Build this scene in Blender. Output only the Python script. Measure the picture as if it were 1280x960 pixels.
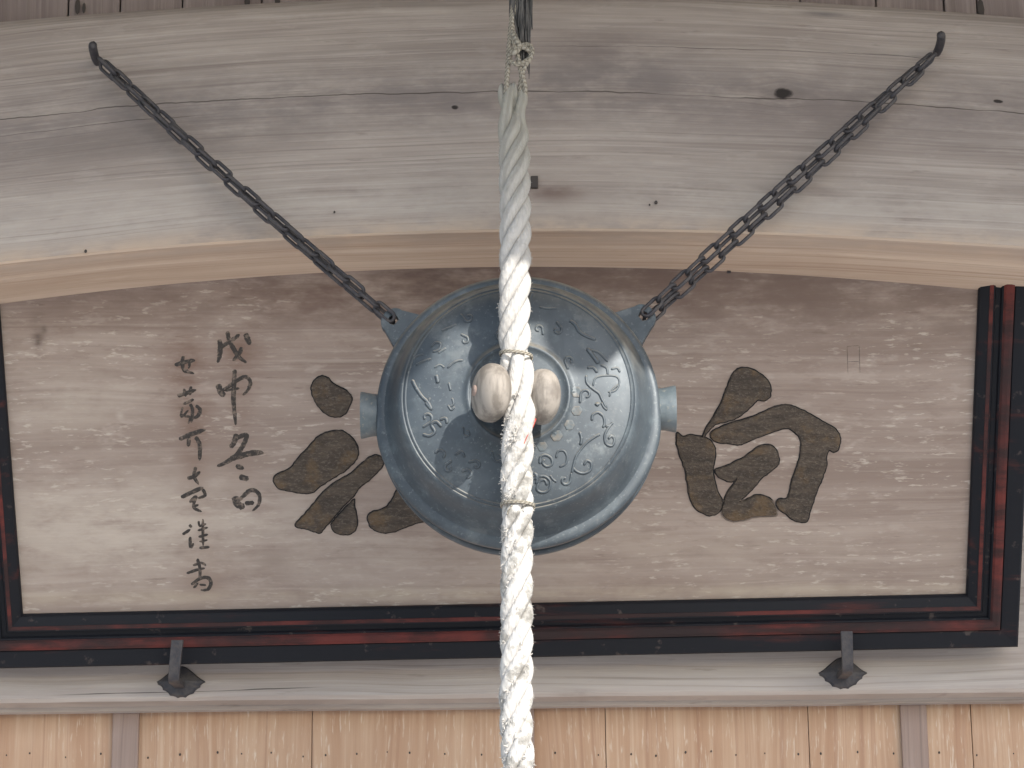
import bpy, bmesh, math, random
from mathutils import Vector, Matrix, noise as mnoise
from mathutils.geometry import tessellate_polygon

random.seed(7)
R = math.radians
scene = bpy.context.scene
for o in list(bpy.data.objects):
    bpy.data.objects.remove(o)
COL = scene.collection

# ------------------------------------------------------------------ camera
PITCH, ROLL, DIST, FPX = R(18.0), R(0.6), 5.0, 3920.0
AIM = Vector((0, 0, 3.15))
FWD = Vector((0, math.cos(PITCH), math.sin(PITCH)))
RGT = Vector((1, 0, 0))
UPV = Vector((0, -math.sin(PITCH), math.cos(PITCH)))
CAMPOS = AIM - FWD * DIST
cam_d = bpy.data.cameras.new('camera')
cam = bpy.data.objects.new('camera', cam_d)
COL.objects.link(cam)
cx = RGT * math.cos(ROLL) - UPV * math.sin(ROLL)
cy = RGT * math.sin(ROLL) + UPV * math.cos(ROLL)
cz = -FWD
M = Matrix((cx, cy, cz)).transposed().to_4x4()
M.translation = CAMPOS
cam.matrix_world = M
cam_d.sensor_width = 36.0
cam_d.lens = 36.0 * FPX / 1280.0
cam_d.clip_start = 0.05
cam_d.clip_end = 3000
scene.camera = cam

# ------------------------------------------------------------------ light
SUN_EL, SUN_AZ = R(32.0), R(30.0)          # azimuth: to the right of straight behind the camera
S = Vector((math.cos(SUN_EL) * math.sin(SUN_AZ), -math.cos(SUN_EL) * math.cos(SUN_AZ), math.sin(SUN_EL)))
world = bpy.data.worlds.new('World')
scene.world = world
world.use_nodes = True
wn = world.node_tree
sky = wn.nodes.new('ShaderNodeTexSky')
sky.sky_type = 'NISHITA'
sky.sun_disc = False
sky.sun_elevation = SUN_EL
sky.sun_rotation = math.atan2(S.x, S.y)
bg = wn.nodes['Background']
bg.inputs['Strength'].default_value = 0.13
wn.links.new(sky.outputs[0], bg.inputs['Color'])
sun_d = bpy.data.lights.new('sun', 'SUN')
sun_d.energy = 3.0
sun_d.angle = R(0.53)
sun_d.color = (1.0, 0.95, 0.87)
sun = bpy.data.objects.new('sun', sun_d)
COL.objects.link(sun)
sun.rotation_euler = S.to_track_quat('Z', 'Y').to_euler()
sun.location = (3, -6, 9)
scene.view_settings.view_transform = 'Standard'
scene.view_settings.look = 'None'
scene.view_settings.gamma = 1.0
scene.view_settings.exposure = 1.15
scene.render.engine = 'CYCLES'
scene.cycles.max_bounces = 6
scene.cycles.diffuse_bounces = 4
scene.cycles.glossy_bounces = 3


# ------------------------------------------------------------------ layout helpers
def ray(px, py):
    dx, dy = (px - 640.0) / FPX, (480.0 - py) / FPX
    c, s = math.cos(ROLL), math.sin(ROLL)
    return FWD + RGT * (c * dx + s * dy) + UPV * (-s * dx + c * dy)


def P(px, py, Y):
    d = ray(px, py)
    return CAMPOS + d * ((Y - CAMPOS.y) / d.y)


def hit(px, py, p0, n):
    d = ray(px, py)
    return CAMPOS + d * ((p0 - CAMPOS).dot(n) / d.dot(n))


# ------------------------------------------------------------------ object helpers
def wloc(o):
    v = Vector((0, 0, 0))
    while o is not None:
        v += o.location
        o = o.parent
    return v


def thing(name, label, cat, loc, group=None):
    o = bpy.data.objects.new(name, None)
    o.empty_display_size = 0.05
    COL.objects.link(o)
    o.location = loc
    o['label'] = label
    o['category'] = cat
    if group:
        o['group'] = group
    return o


def tag(o, label, cat, group=None):
    o['label'] = label
    o['category'] = cat
    if group:
        o['group'] = group
    return o


def mesh(name, verts, faces, mat, parent=None, uvs=None, smooth=False, origin=None):
    """world-space verts -> object (origin at parent base)"""
    org = Vector(origin) if origin is not None else (wloc(parent) if parent else Vector((0, 0, 0)))
    me = bpy.data.meshes.new(name)
    me.from_pydata([tuple(Vector(v) - org) for v in verts], [], faces)
    if uvs is not None:
        lay = me.uv_layers.new(name='UVMap')
        for lp in me.loops:
            lay.data[lp.index].uv = uvs[lp.vertex_index]
    me.update()
    if smooth:
        me.polygons.foreach_set('use_smooth', [True] * len(me.polygons))
    if mat:
        me.materials.append(mat)
    o = bpy.data.objects.new(name, me)
    COL.objects.link(o)
    if parent:
        o.parent = parent
        o.location = org - wloc(parent)
    else:
        o.location = org
    return o


def recalc(o):
    bm = bmesh.new()
    bm.from_mesh(o.data)
    bmesh.ops.recalc_face_normals(bm, faces=bm.faces)
    bm.to_mesh(o.data)
    bm.free()
    return o


def bevel(o, w, seg=2):
    bm = bmesh.new()
    bm.from_mesh(o.data)
    bmesh.ops.recalc_face_normals(bm, faces=bm.faces)
    es = [e for e in bm.edges if len(e.link_faces) == 2 and e.calc_face_angle(0) > 0.5]
    bmesh.ops.bevel(bm, geom=es, offset=w, segments=seg, affect='EDGES', profile=0.5)
    bm.to_mesh(o.data)
    bm.free()
    return o


def box_verts(x0, x1, y0, y1, z0, z1):
    v = [(x, y, z) for z in (z0, z1) for y in (y0, y1) for x in (x0, x1)]
    f = [(0, 2, 3, 1), (4, 5, 7, 6), (0, 1, 5, 4), (2, 6, 7, 3), (0, 4, 6, 2), (1, 3, 7, 5)]
    return v, f


def box(name, x0, x1, y0, y1, z0, z1, mat, parent=None, bev=0.0):
    v, f = box_verts(x0, x1, y0, y1, z0, z1)
    o = mesh(name, v, f, mat, parent)
    if bev:
        bevel(o, bev)
    return o


def catmull(pts, n=6, closed=False):
    pts = [Vector(p) for p in pts]
    out = []
    N = len(pts)
    rng = range(N) if closed else range(N - 1)
    for i in rng:
        if closed:
            p0, p1, p2, p3 = pts[i - 1], pts[i], pts[(i + 1) % N], pts[(i + 2) % N]
        else:
            p0, p1, p2, p3 = pts[max(i - 1, 0)], pts[i], pts[i + 1], pts[min(i + 2, N - 1)]
        for k in range(n):
            t = k / n
            out.append(0.5 * ((2 * p1) + (-p0 + p2) * t + (2 * p0 - 5 * p1 + 4 * p2 - p3) * t * t
                              + (-p0 + 3 * p1 - 3 * p2 + p3) * t ** 3))
    if not closed:
        out.append(pts[-1].copy())
    return out


def tube_geo(path, rads, seg=8, caps=True, flat=1.0):
    """tube along path (list of Vector), returns verts, faces, uvs (u = arc length, v = around)"""
    n = len(path)
    if not hasattr(rads, '__len__'):
        rads = [rads] * n
    t0 = (path[1] - path[0]).normalized()
    ref = Vector((0, -1, 0)) if abs(t0.y) < 0.9 else Vector((1, 0, 0))
    nrm = (ref - t0 * ref.dot(t0)).normalized()
    V, F, U = [], [], []
    L = 0.0
    for i in range(n):
        t = (path[min(i + 1, n - 1)] - path[max(i - 1, 0)]).normalized()
        nrm = (nrm - t * nrm.dot(t)).normalized()
        b = t.cross(nrm)
        if i:
            L += (path[i] - path[i - 1]).length
        for k in range(seg):
            a = 2 * math.pi * k / seg
            V.append(path[i] + (nrm * math.cos(a) * flat + b * math.sin(a)) * rads[i])
            U.append((L, k / seg))
    for i in range(n - 1):
        for k in range(seg):
            a, b2 = i * seg + k, i * seg + (k + 1) % seg
            F.append((a, b2, b2 + seg, a + seg))
    if caps:
        F.append(tuple(range(seg - 1, -1, -1)))
        F.append(tuple(range((n - 1) * seg, n * seg)))
    return V, F, U


def join_geo(parts):
    V, F, U = [], [], []
    for p in parts:
        o = len(V)
        V += list(p[0])
        F += [tuple(i + o for i in f) for f in p[1]]
        if len(p) > 2:
            U += list(p[2])
    return V, F, U


def lathe_geo(profile, seg, center, axis='Y', a0=0.0, a1=2 * math.pi, rfun=None):
    """profile list of (r, y); revolve around Y through center; angle 0 = +X, 90 = +Z"""
    full = abs(a1 - a0 - 2 * math.pi) < 1e-6
    cols = seg if full else seg + 1
    V, F = [], []
    for k in range(cols):
        a = a0 + (a1 - a0) * k / seg
        for (r, y) in profile:
            if rfun:
                r, y = rfun(r, y, a)
            V.append(center + Vector((r * math.cos(a), y, r * math.sin(a))))
    m = len(profile)
    for k in range(seg):
        k2 = (k + 1) % cols
        for j in range(m - 1):
            F.append((k * m + j, k2 * m + j, k2 * m + j + 1, k * m + j + 1))
    return V, F


# ------------------------------------------------------------------ shader DSL
class X:
    def __init__(s, nt, sock):
        s.nt, s.s = nt, sock

    def _m(s, op, *others):
        n = s.nt.nodes.new('ShaderNodeMath')
        n.operation = op
        for i, v in enumerate((s,) + others):
            if isinstance(v, X):
                s.nt.links.new(v.s, n.inputs[i])
            else:
                n.inputs[i].default_value = v
        return X(s.nt, n.outputs[0])

    def __add__(s, o): return s._m('ADD', o)
    __radd__ = __add__
    def __sub__(s, o): return s._m('SUBTRACT', o)
    def __mul__(s, o): return s._m('MULTIPLY', o)
    __rmul__ = __mul__
    def __truediv__(s, o): return s._m('DIVIDE', o)
    def __rsub__(s, o): return (s * -1.0) + o
    def abs(s): return s._m('ABSOLUTE')
    def pow(s, e): return s._m('POWER', e)
    def exp(s): return s._m('EXPONENT')
    def sqrt(s): return s._m('SQRT')
    def sin(s): return s._m('SINE')
    def max(s, o): return s._m('MAXIMUM', o)
    def min(s, o): return s._m('MINIMUM', o)

    def ss(s, a, b, lo=0.0, hi=1.0):
        n = s.nt.nodes.new('ShaderNodeMapRange')
        n.interpolation_type = 'SMOOTHSTEP'
        s.nt.links.new(s.s, n.inputs[0])
        n.inputs[1].default_value = a
        n.inputs[2].default_value = b
        n.inputs[3].default_value = lo
        n.inputs[4].default_value = hi
        return X(s.nt, n.outputs[0])


class Mat:
    def __init__(s, name):
        s.m = bpy.data.materials.new(name)
        s.m.use_nodes = True
        s.nt = s.m.node_tree
        s.b = s.nt.nodes['Principled BSDF']

    def coord(s, kind='Object'):
        tc = s.nt.nodes.new('ShaderNodeTexCoord')
        sp = s.nt.nodes.new('ShaderNodeSeparateXYZ')
        s.nt.links.new(tc.outputs[kind], sp.inputs[0])
        return [X(s.nt, sp.outputs[i]) for i in range(3)]

    def normal(s):
        g = s.nt.nodes.new('ShaderNodeNewGeometry')
        sp = s.nt.nodes.new('ShaderNodeSeparateXYZ')
        s.nt.links.new(g.outputs['Normal'], sp.inputs[0])
        return [X(s.nt, sp.outputs[i]) for i in range(3)]

    def rnd(s):
        oi = s.nt.nodes.new('ShaderNodeObjectInfo')
        return X(s.nt, oi.outputs['Random'])

    def vec(s, a, b, c):
        n = s.nt.nodes.new('ShaderNodeCombineXYZ')
        for i, v in enumerate((a, b, c)):
            if isinstance(v, X):
                s.nt.links.new(v.s, n.inputs[i])
            else:
                n.inputs[i].default_value = v
        return X(s.nt, n.outputs[0])

    def noise(s, vec, scale=1.0, detail=4.0, rough=0.55, dist=0.0):
        n = s.nt.nodes.new('ShaderNodeTexNoise')
        s.nt.links.new(vec.s, n.inputs['Vector'])
        n.inputs['Scale'].default_value = scale
        n.inputs['Detail'].default_value = detail
        n.inputs['Roughness'].default_value = rough
        n.inputs['Distortion'].default_value = dist
        return X(s.nt, n.outputs['Fac'])

    def mix(s, f, a, b, mode='MIX'):
        n = s.nt.nodes.new('ShaderNodeMix')
        n.data_type = 'RGBA'
        n.blend_type = mode
        n.clamp_factor = True
        if isinstance(f, X):
            s.nt.links.new(f.s, n.inputs[0])
        else:
            n.inputs[0].default_value = f
        for i, v in ((6, a), (7, b)):
            if isinstance(v, X):
                s.nt.links.new(v.s, n.inputs[i])
            else:
                n.inputs[i].default_value = (v[0], v[1], v[2], 1)
        return X(s.nt, n.outputs[2])

    def out(s, col=None, rough=0.7, metal=0.0, bump=None, dist=0.002, strength=1.0, spec=None):
        if isinstance(col, X):
            s.nt.links.new(col.s, s.b.inputs['Base Color'])
        elif col:
            s.b.inputs['Base Color'].default_value = (*col, 1)
        for key, v in (('Roughness', rough), ('Metallic', metal)):
            if isinstance(v, X):
                s.nt.links.new(v.s, s.b.inputs[key])
            else:
                s.b.inputs[key].default_value = v
        if spec is not None:
            s.b.inputs['Specular IOR Level'].default_value = spec
        if bump is not None:
            n = s.nt.nodes.new('ShaderNodeBump')
            n.inputs['Strength'].default_value = strength
            n.inputs['Distance'].default_value = dist
            s.nt.links.new(bump.s, n.inputs['Height'])
            s.nt.links.new(n.outputs[0], s.b.inputs['Normal'])
        return s.m


def wood(name, axes=(0, 2, 1), coord='Object', base=(0.36, 0.32, 0.28), dark=(0.22, 0.185, 0.16),
         pale=(0.46, 0.42, 0.38), fleck=(0.16, 0.13, 0.11), fleck_amt=0.5, pale_fleck=0.0, pale_col=(0.55, 0.5, 0.44),
         cracks=(), knots=(), seed=0.0, blotch=0.6, rings=0.5, streak=60.0, tintlist=(), rough=0.8, per_obj=False,
         bumpd=0.0015, lines=170.0, line_amt=0.4, pfs=(26.0, 130.0), mottle=0.0, warpa=0.07):
    m = Mat(name)
    c = m.coord(coord)
    u, v, w = c[axes[0]], c[axes[1]], c[axes[2]]
    if per_obj:
        r = m.rnd()
        u = u + r * 37.0
        w = w + r * 11.0
    u0, v0 = u, v
    warp = m.noise(m.vec(u * 1.1, v * 2.6, w + seed), 1.0, 2.0) - 0.5
    v = v + warp * warpa
    kmask = None
    fineless = m.noise(m.vec(u0 * 60.0, v0 * 90.0, 0.7), 1.0, 2.0) if knots else None
    for (ku, kv, ks, kl) in knots:                     # grain flows round each knot
        du = (u0 - ku) * (1.0 / (ks * kl))
        dv = (v0 - kv) * (1.0 / ks)
        d2 = du * du + dv * dv
        bell = (d2 * -0.22).exp()
        v = v - (v0 - kv) * bell * 0.85
        core = (d2 + (fineless - 0.5) * 1.6).ss(1.2, 0.3)
        kmask = core if kmask is None else kmask.max(core)
    vw = w * 1.0 + seed
    ring = m.noise(m.vec(u * 0.55, v * 17.0, vw), 1.0, 2.0)
    ring2 = (((v * 120.0) + ring * 18.0).sin() * 0.5) + 0.5
    fine = m.noise(m.vec(u * 3.2, v * streak * 2.4, vw * 4.0), 1.0, 4.0, 0.65)
    mid = m.noise(m.vec(u * 1.7, v * streak * 0.45, vw * 2.0 + 3.0), 1.0, 3.0, 0.65)
    bl = m.noise(m.vec(u * 1.3, v * 5.5, vw + 7.0), 1.0, 3.0, 0.65)
    col = m.mix(mid.ss(0.3, 0.7), dark, base)
    col = m.mix(fine.ss(0.45, 0.75) * 0.55, col, pale)
    col = m.mix(ring2.pow(3.0) * rings * 0.55, col, dark)
    col = m.mix(bl.ss(0.5, 0.72) * blotch, col, dark)
    col = m.mix(bl.ss(0.46, 0.28) * blotch * 0.7, col, pale)
    fl = m.noise(m.vec(u * 14.0, v * 95.0, vw * 9.0), 1.0, 3.0, 0.6)
    col = m.mix(fl.ss(0.64, 0.74) * fleck_amt, col, fleck)
    if mottle:                                          # blotchy worn patches
        mo = m.noise(m.vec(u0 * 11.0, v0 * 34.0, 8.1), 1.0, 4.0, 0.72)
        col = m.mix(mo.ss(0.53, 0.66) * mottle, col, dark)
        col = m.mix(mo.ss(0.45, 0.33) * mottle * 0.8, col, pale)
    if pale_fleck:
        pf = m.noise(m.vec(u * pfs[0], v * pfs[1], vw * 5.0 + 2.0), 1.0, 3.0, 0.6)
        pa = m.noise(m.vec(u * 2.2, v * 6.0, vw + 12.0), 1.0, 2.0, 0.5)
        col = m.mix(pf.ss(0.58, 0.68) * pa.ss(0.34, 0.54) * pale_fleck, col, pale_col)
    ln = m.noise(m.vec(u * 0.9, v * lines, vw * 3.0 + 21.0), 1.0, 3.0, 0.6)
    col = m.mix(ln.ss(0.54, 0.70) * line_amt, col, fleck)
    col = m.mix(ln.ss(0.44, 0.30) * line_amt * 0.6, col, pale)
    if tintlist:
        nn = m.noise(m.vec(u0 * 9.0, v0 * 22.0, 1.5), 1.0, 4.0, 0.65).ss(0.25, 0.65)
    for (tu, tv, su, sv, tc, ta) in tintlist:           # stains with a shape of their own
        du = (u0 - tu) * (1.0 / su)
        dv = (v0 - tv) * (1.0 / sv)
        e = (((du * du + dv * dv) * -1.0).exp()) * nn
        col = m.mix(e * ta, col, tc)
    h = fine
    for (cv, u_a, u_b, wid, amp, sl, curve) in cracks:      # drying checks
        wob = (m.noise(m.vec(u0 * 5.0, cv * 31.0, 0.3), 1.0, 4.0, 0.62) - 0.5) * amp
        d = ((v0 - cv) - (u0 * sl) - (u0 * u0 * curve) - wob).abs()
        lim = u0.ss(u_a, u_a + 0.12) * u0.ss(u_b, u_b - 0.12)
        thick = m.noise(m.vec(u0 * 7.0, cv * 13.0, 5.3), 1.0, 2.0).ss(0.25, 0.7, 0.15, 1.0)
        line = (d / (thick * wid)).ss(1.0, 0.25) * lim
        col = m.mix(line * 0.85, col, (0.055, 0.045, 0.04))
    if kmask is not None:
        col = m.mix(kmask, col, (0.030, 0.025, 0.024))
    return m.out(col, rough, 0.0, h, bumpd, 0.8, spec=0.25)


# ------------------------------------------------------------------ key positions
BY = 0.05                                     # front face of the arched beam
GC = P(648, 520.5, 0.0)                         # gong centre
ROPE_Y = -0.192
LY = 0.62                                     # front face of the lintel
TILT = R(32)
PV = Vector((0, -math.sin(TILT), math.cos(TILT)))      # up along the leaning plaque
PN = Vector((0, -math.cos(TILT), -math.sin(TILT)))     # out of the plaque
PB = P(640, 755, 0.53)                                   # point on the plaque board


def PPw(px, py):
    return hit(px, py, PB, PN)


def PP(px, py):                                # pixel -> (u, v) on the plaque board
    q = PPw(px, py)
    return (q.x, (q - PB).dot(PV))


def PW(u, v, w=0.0):                           # plaque coordinates -> world
    return Vector((u, PB.y, PB.z)) + PV * v + PN * w


# ================================================================== materials

LOW = [(-160, 346), (0, 327), (160, 312), (320, 299), (480, 290), (640, 286), (800, 286), (960, 291), (1120, 298), (1280, 307), (1440, 320)]
BACK = [(-160, 402), (0, 382), (160, 366), (320, 354), (480, 346), (640, 343), (800, 345), (960, 350), (1120, 358), (1280, 369), (1440, 384)]
TOP = [(-160, 40), (0, 26), (160, 13), (320, 3), (480, -4), (640, -7), (800, -6), (960, -2), (1120, 8), (1280, 21), (1440, 36)]
BT = 0.20                                      # beam thickness


def curve_fn(lst, Y):
    pts = sorted([(P(px, py, Y).x, P(px, py, Y).z) for px, py in lst])
    # least squares quartic keeps the carved edge fair
    import numpy as np
    c = np.polyfit([p[0] for p in pts], [p[1] for p in pts], 4)
    return lambda x: float(np.polyval(c, x))


z_low = curve_fn(LOW, BY)
z_back = curve_fn(BACK, BY + BT)
z_top = curve_fn(TOP, BY)


def beam_uv(px, py):
    q = P(px, py, BY)
    return (q.x, q.z - z_low(q.x))


def kno(px, py, s, l):
    u, v = beam_uv(px, py)
    return (u, v, s, l)


vc = beam_uv(600, 116)[1]
M_beam = wood('weathered_beam_wood', (0, 1, 2), 'UV', base=(0.362, 0.316, 0.286), dark=(0.252, 0.214, 0.195), pale=(0.465, 0.418, 0.382),
              fleck=(0.20, 0.165, 0.15), fleck_amt=0.5, streak=52.0, rings=0.12, blotch=0.45, seed=1.3, line_amt=0.6, lines=260.0, warpa=0.04, mottle=0.25,
              knots=[kno(978, 118, 0.0115, 1.45), kno(1247, 128, 0.0035, 2.4), kno(569, 135, 0.0045, 1.5)],
              cracks=[(vc, -0.95, 0.95, 0.0020, 0.022, -0.012, 0.0), (beam_uv(200, 150)[1], -0.9, -0.45, 0.0009, 0.02, 0.0, 0.0),
                      (beam_uv(850, 60)[1], 0.02, 0.8, 0.0008, 0.016, 0.0, 0.0)],
              tintlist=[(0.0, beam_uv(640, 118)[1], 2.5, 0.062, (0.19, 0.165, 0.16), 0.85),
                        (beam_uv(978, 118)[0], beam_uv(978, 122)[1], 0.05, 0.02, (0.12, 0.10, 0.095), 0.7),
                        (beam_uv(760, 95)[0], beam_uv(760, 95)[1], 0.12, 0.045, (0.16, 0.14, 0.14), 0.65),
                        (0.55, beam_uv(1000, 140)[1], 0.35, 0.045, (0.20, 0.165, 0.155), 0.5),
                        (-0.6, beam_uv(150, 180)[1], 0.25, 0.03, (0.17, 0.145, 0.135), 0.55),
                        (0.0, beam_uv(640, 250)[1], 2.5, 0.05, (0.47, 0.43, 0.39), 0.5),
                        (beam_uv(690, 240)[0], beam_uv(690, 240)[1], 0.07, 0.022, (0.16, 0.115, 0.10), 0.9),
                        (beam_uv(760, 60)[0], beam_uv(760, 60)[1], 0.10, 0.03, (0.17, 0.14, 0.135), 0.6),
                        (0.0, 0.0, 3.5, 0.020, (0.47, 0.37, 0.29), 0.85),
                        (beam_uv(1030, 55)[0], beam_uv(1075, 20)[1], 0.035, 0.005, (0.13, 0.12, 0.12), 0.8)])
M_under = wood('fresh_beam_wood', (0, 1, 2), 'UV', base=(0.60, 0.475, 0.37), dark=(0.49, 0.365, 0.275), pale=(0.67, 0.565, 0.46), fleck=(0.30, 0.20, 0.14),
               fleck_amt=0.35, streak=60.0, rings=0.5, blotch=0.6, seed=4.0, line_amt=0.5,
               tintlist=[(0.0, 2.02, 4.0, 0.05, (0.44, 0.36, 0.30), 0.75), (0.5, 2.15, 0.3, 0.04, (0.42, 0.30, 0.22), 0.5), (-0.7, 2.12, 0.2, 0.03, (0.40, 0.29, 0.21), 0.5)])
M_lintel = wood('grey_lintel_wood', (0, 2, 1), 'Object', base=(0.40, 0.365, 0.345), dark=(0.30, 0.27, 0.255), pale=(0.49, 0.455, 0.43),
                fleck_amt=0.3, streak=40.0, rings=0.25, blotch=0.4, seed=9.0,
                cracks=[])
M_panel = wood('cedar_panel_wood', (2, 0, 1), 'Object', base=(0.52, 0.36, 0.25), dark=(0.42, 0.262, 0.172), pale=(0.60, 0.455, 0.34), fleck=(0.35, 0.20, 0.135), lines=110.0, line_amt=0.6,
               fleck_amt=0.1, pale_fleck=0.7, pale_col=(0.64, 0.54, 0.44), pfs=(22.0, 220.0), streak=40.0, rings=0.5, blotch=0.45, seed=2.0, per_obj=True)
M_batten = wood('batten_wood', (2, 0, 1), 'Object', base=(0.33, 0.25, 0.215), dark=(0.28, 0.205, 0.175), pale=(0.38, 0.30, 0.265),
                fleck_amt=0.15, streak=40.0, rings=0.2, blotch=0.3, seed=5.0, per_obj=True)
M_upper = wood('upper_board_wood', (2, 0, 1), 'Object', base=(0.27, 0.225, 0.215), dark=(0.18, 0.145, 0.14), pale=(0.35, 0.30, 0.285),
               fleck_amt=0.4, streak=60.0, rings=0.3, blotch=0.6, seed=6.0, per_obj=True)


def tint(px, py, su, sv, c, a):
    u, v = PP(px, py)
    return (u, v, su, sv, c, a)


RED = (0.145, 0.078, 0.055)
M_board = wood('plaque_board_wood', (0, 1, 2), 'UV', base=(0.342, 0.276, 0.238), dark=(0.255, 0.196, 0.166), pale=(0.425, 0.358, 0.312), fleck=(0.19, 0.14, 0.115), line_amt=0.32, lines=120.0,
               fleck_amt=0.6, pale_fleck=0.75, pale_col=(0.50, 0.435, 0.375), pfs=(36.0, 150.0), streak=40.0, rings=0.25, blotch=0.6, seed=3.1, mottle=0.6,
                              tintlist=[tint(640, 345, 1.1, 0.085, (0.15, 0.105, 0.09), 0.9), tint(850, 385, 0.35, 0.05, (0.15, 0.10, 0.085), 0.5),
                         tint(420, 375, 0.14, 0.04, (0.14, 0.09, 0.075), 0.75),
                         tint(232, 456, 0.034, 0.05, RED, 0.95), tint(240, 510, 0.03, 0.06, RED, 0.85), tint(243, 590, 0.026, 0.09, RED, 0.7),
                         tint(252, 680, 0.036, 0.06, RED, 0.75), tint(256, 728, 0.04, 0.03, RED, 0.8), tint(298, 440, 0.036, 0.05, RED, 0.65),
                         tint(300, 500, 0.025, 0.05, RED, 0.4), tint(300, 590, 0.04, 0.05, RED, 0.4),
                         tint(47, 428, 0.006, 0.012, (0.05, 0.035, 0.03), 0.9), tint(55, 411, 0.005, 0.006, (0.05, 0.035, 0.03), 0.9),
                         tint(150, 520, 0.006, 0.008, (0.52, 0.45, 0.39), 0.7), tint(1050, 735, 0.02, 0.016, (0.16, 0.11, 0.1), 0.6),
                         tint(900, 740, 0.02, 0.01, (0.16, 0.11, 0.1), 0.5), tint(160, 660, 0.38, 0.10, (0.50, 0.435, 0.375), 0.85), tint(90, 500, 0.12, 0.06, (0.46, 0.40, 0.34), 0.6), tint(560, 360, 0.12, 0.05, (0.12, 0.085, 0.075), 0.7), tint(1000, 380, 0.16, 0.06, (0.17, 0.125, 0.105), 0.6), tint(1160, 400, 0.1, 0.07, (0.17, 0.125, 0.105), 0.5), tint(800, 690, 0.6, 0.06, (0.42, 0.355, 0.30), 0.5), tint(340, 700, 0.03, 0.04, (0.2, 0.15, 0.125), 0.5), tint(47, 420, 0.012, 0.03, (0.09, 0.06, 0.05), 0.7),
                         tint(640, 742, 1.2, 0.012, (0.47, 0.40, 0.31), 0.6)], bumpd=0.0012)

m = Mat('black_lacquer')
c = m.coord('Object')
n1 = m.noise(m.vec(c[0] * 3.0, c[1] * 26.0, c[2] * 26.0), 1.0, 6.0, 0.65)
n2 = m.noise(m.vec(c[0], c[1], c[2]), 34.0, 5.0, 0.6)
col = m.mix(n1.ss(0.55, 0.72) * 0.8, (0.010, 0.011, 0.015), (0.070, 0.020, 0.017))
col = m.mix(n2.ss(0.62, 0.70) * 0.35, col, (0.15, 0.115, 0.10))
M_black = m.out(col, 0.6, 0.0, n1 + n2 * 0.4, 0.001, 0.5, spec=0.2)

m = Mat('red_lacquer')
c = m.coord('Object')
n1 = m.noise(m.vec(c[0] * 5.0, c[1] * 22.0, c[2] * 22.0), 1.0, 6.0, 0.68)
n2 = m.noise(m.vec(c[0], c[1], c[2]), 5.0, 4.0, 0.6)
col = m.mix(n1.ss(0.4, 0.62), (0.125, 0.030, 0.026), (0.036, 0.018, 0.018))
col = m.mix(n2.ss(0.42, 0.62) * 0.85, col, (0.028, 0.02, 0.021))
M_red = m.out(col, 0.65, 0.0, n1, 0.001, 0.5, spec=0.2)

m = Mat('carved_ink')
c = m.coord('Object')
n1 = m.noise(m.vec(c[0] * 18.0, c[1] * 80.0, c[2] * 80.0), 1.0, 6.0, 0.65)
n2 = m.noise(m.vec(c[0], c[1], c[2]), 22.0, 4.0, 0.6)
n3 = m.noise(m.vec(c[0], c[1] * 2.0, c[2] * 2.0), 150.0, 4.0, 0.75)
col = m.mix(n1.ss(0.35, 0.7), (0.082, 0.068, 0.058), (0.150, 0.118, 0.092))
col = m.mix(n2.ss(0.50, 0.68) * 0.6, col, (0.22, 0.145, 0.08))
col = m.mix(n3.ss(0.50, 0.64) * 0.55, col, (0.24, 0.20, 0.165))
M_ink = m.out(col, 0.75, 0.0, n1 + n3 * 1.2, 0.006, 1.0, spec=0.2)
m = Mat('carved_outline')
c = m.coord('Object')
n3 = m.noise(m.vec(c[0], c[1], c[2]), 90.0, 4.0, 0.7)
M_inkedge = m.out(m.mix(n3.ss(0.45, 0.7), (0.022, 0.022, 0.024), (0.075, 0.062, 0.054)), 0.8, spec=0.2)
m = Mat('small_ink')
c = m.coord('Object')
n3 = m.noise(m.vec(c[0], c[1], c[2]), 120.0, 4.0, 0.7)
M_small = m.out(m.mix(n3.ss(0.46, 0.70), (0.052, 0.046, 0.043), (0.20, 0.158, 0.13)), 0.8, 0.0, n3, 0.001, 0.8, spec=0.2)

m = Mat('gong_patina')
c = m.coord('Object')
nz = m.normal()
v3 = m.vec(c[0], c[1], c[2])
b1 = m.noise(v3, 7.0, 6.0, 0.62)
b2 = m.noise(v3, 38.0, 6.0, 0.65)
b3 = m.noise(v3, 190.0, 3.0, 0.6)
drip = m.noise(m.vec(c[0] * 40.0, c[1] * 14.0, c[2] * 5.0), 1.0, 4.0, 0.6)
col = m.mix(b1.ss(0.35, 0.65), (0.044, 0.056, 0.068), (0.074, 0.090, 0.104))
col = m.mix(b2.ss(0.5, 0.75) * 0.55, col, (0.115, 0.142, 0.158))
col = m.mix(drip.ss(0.55, 0.75) * 0.4, col, (0.036, 0.046, 0.056))
col = m.mix(b3.ss(0.60, 0.70) * 0.45, col, (0.17, 0.19, 0.195))
b4 = m.noise(v3, 16.0, 5.0, 0.7)
col = m.mix(b4.ss(0.56, 0.68) * 0.45, col, (0.15, 0.165, 0.17))
col = m.mix(nz[2].ss(0.12, 0.6) * b2.ss(0.2, 0.6) * 0.85, col, (0.24, 0.22, 0.185))      # settled dust, strengthened to paint in pale highlights on the upper rim
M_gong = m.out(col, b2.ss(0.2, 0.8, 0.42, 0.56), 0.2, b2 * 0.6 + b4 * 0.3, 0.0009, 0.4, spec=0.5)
m = Mat('pale_lug_metal')  # side eyes, a paler blue grey than the gong face
c = m.coord('Object')
v3 = m.vec(c[0], c[1], c[2])
b1 = m.noise(v3, 24.0, 5.0, 0.65)
b2 = m.noise(v3, 120.0, 4.0, 0.65)
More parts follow.
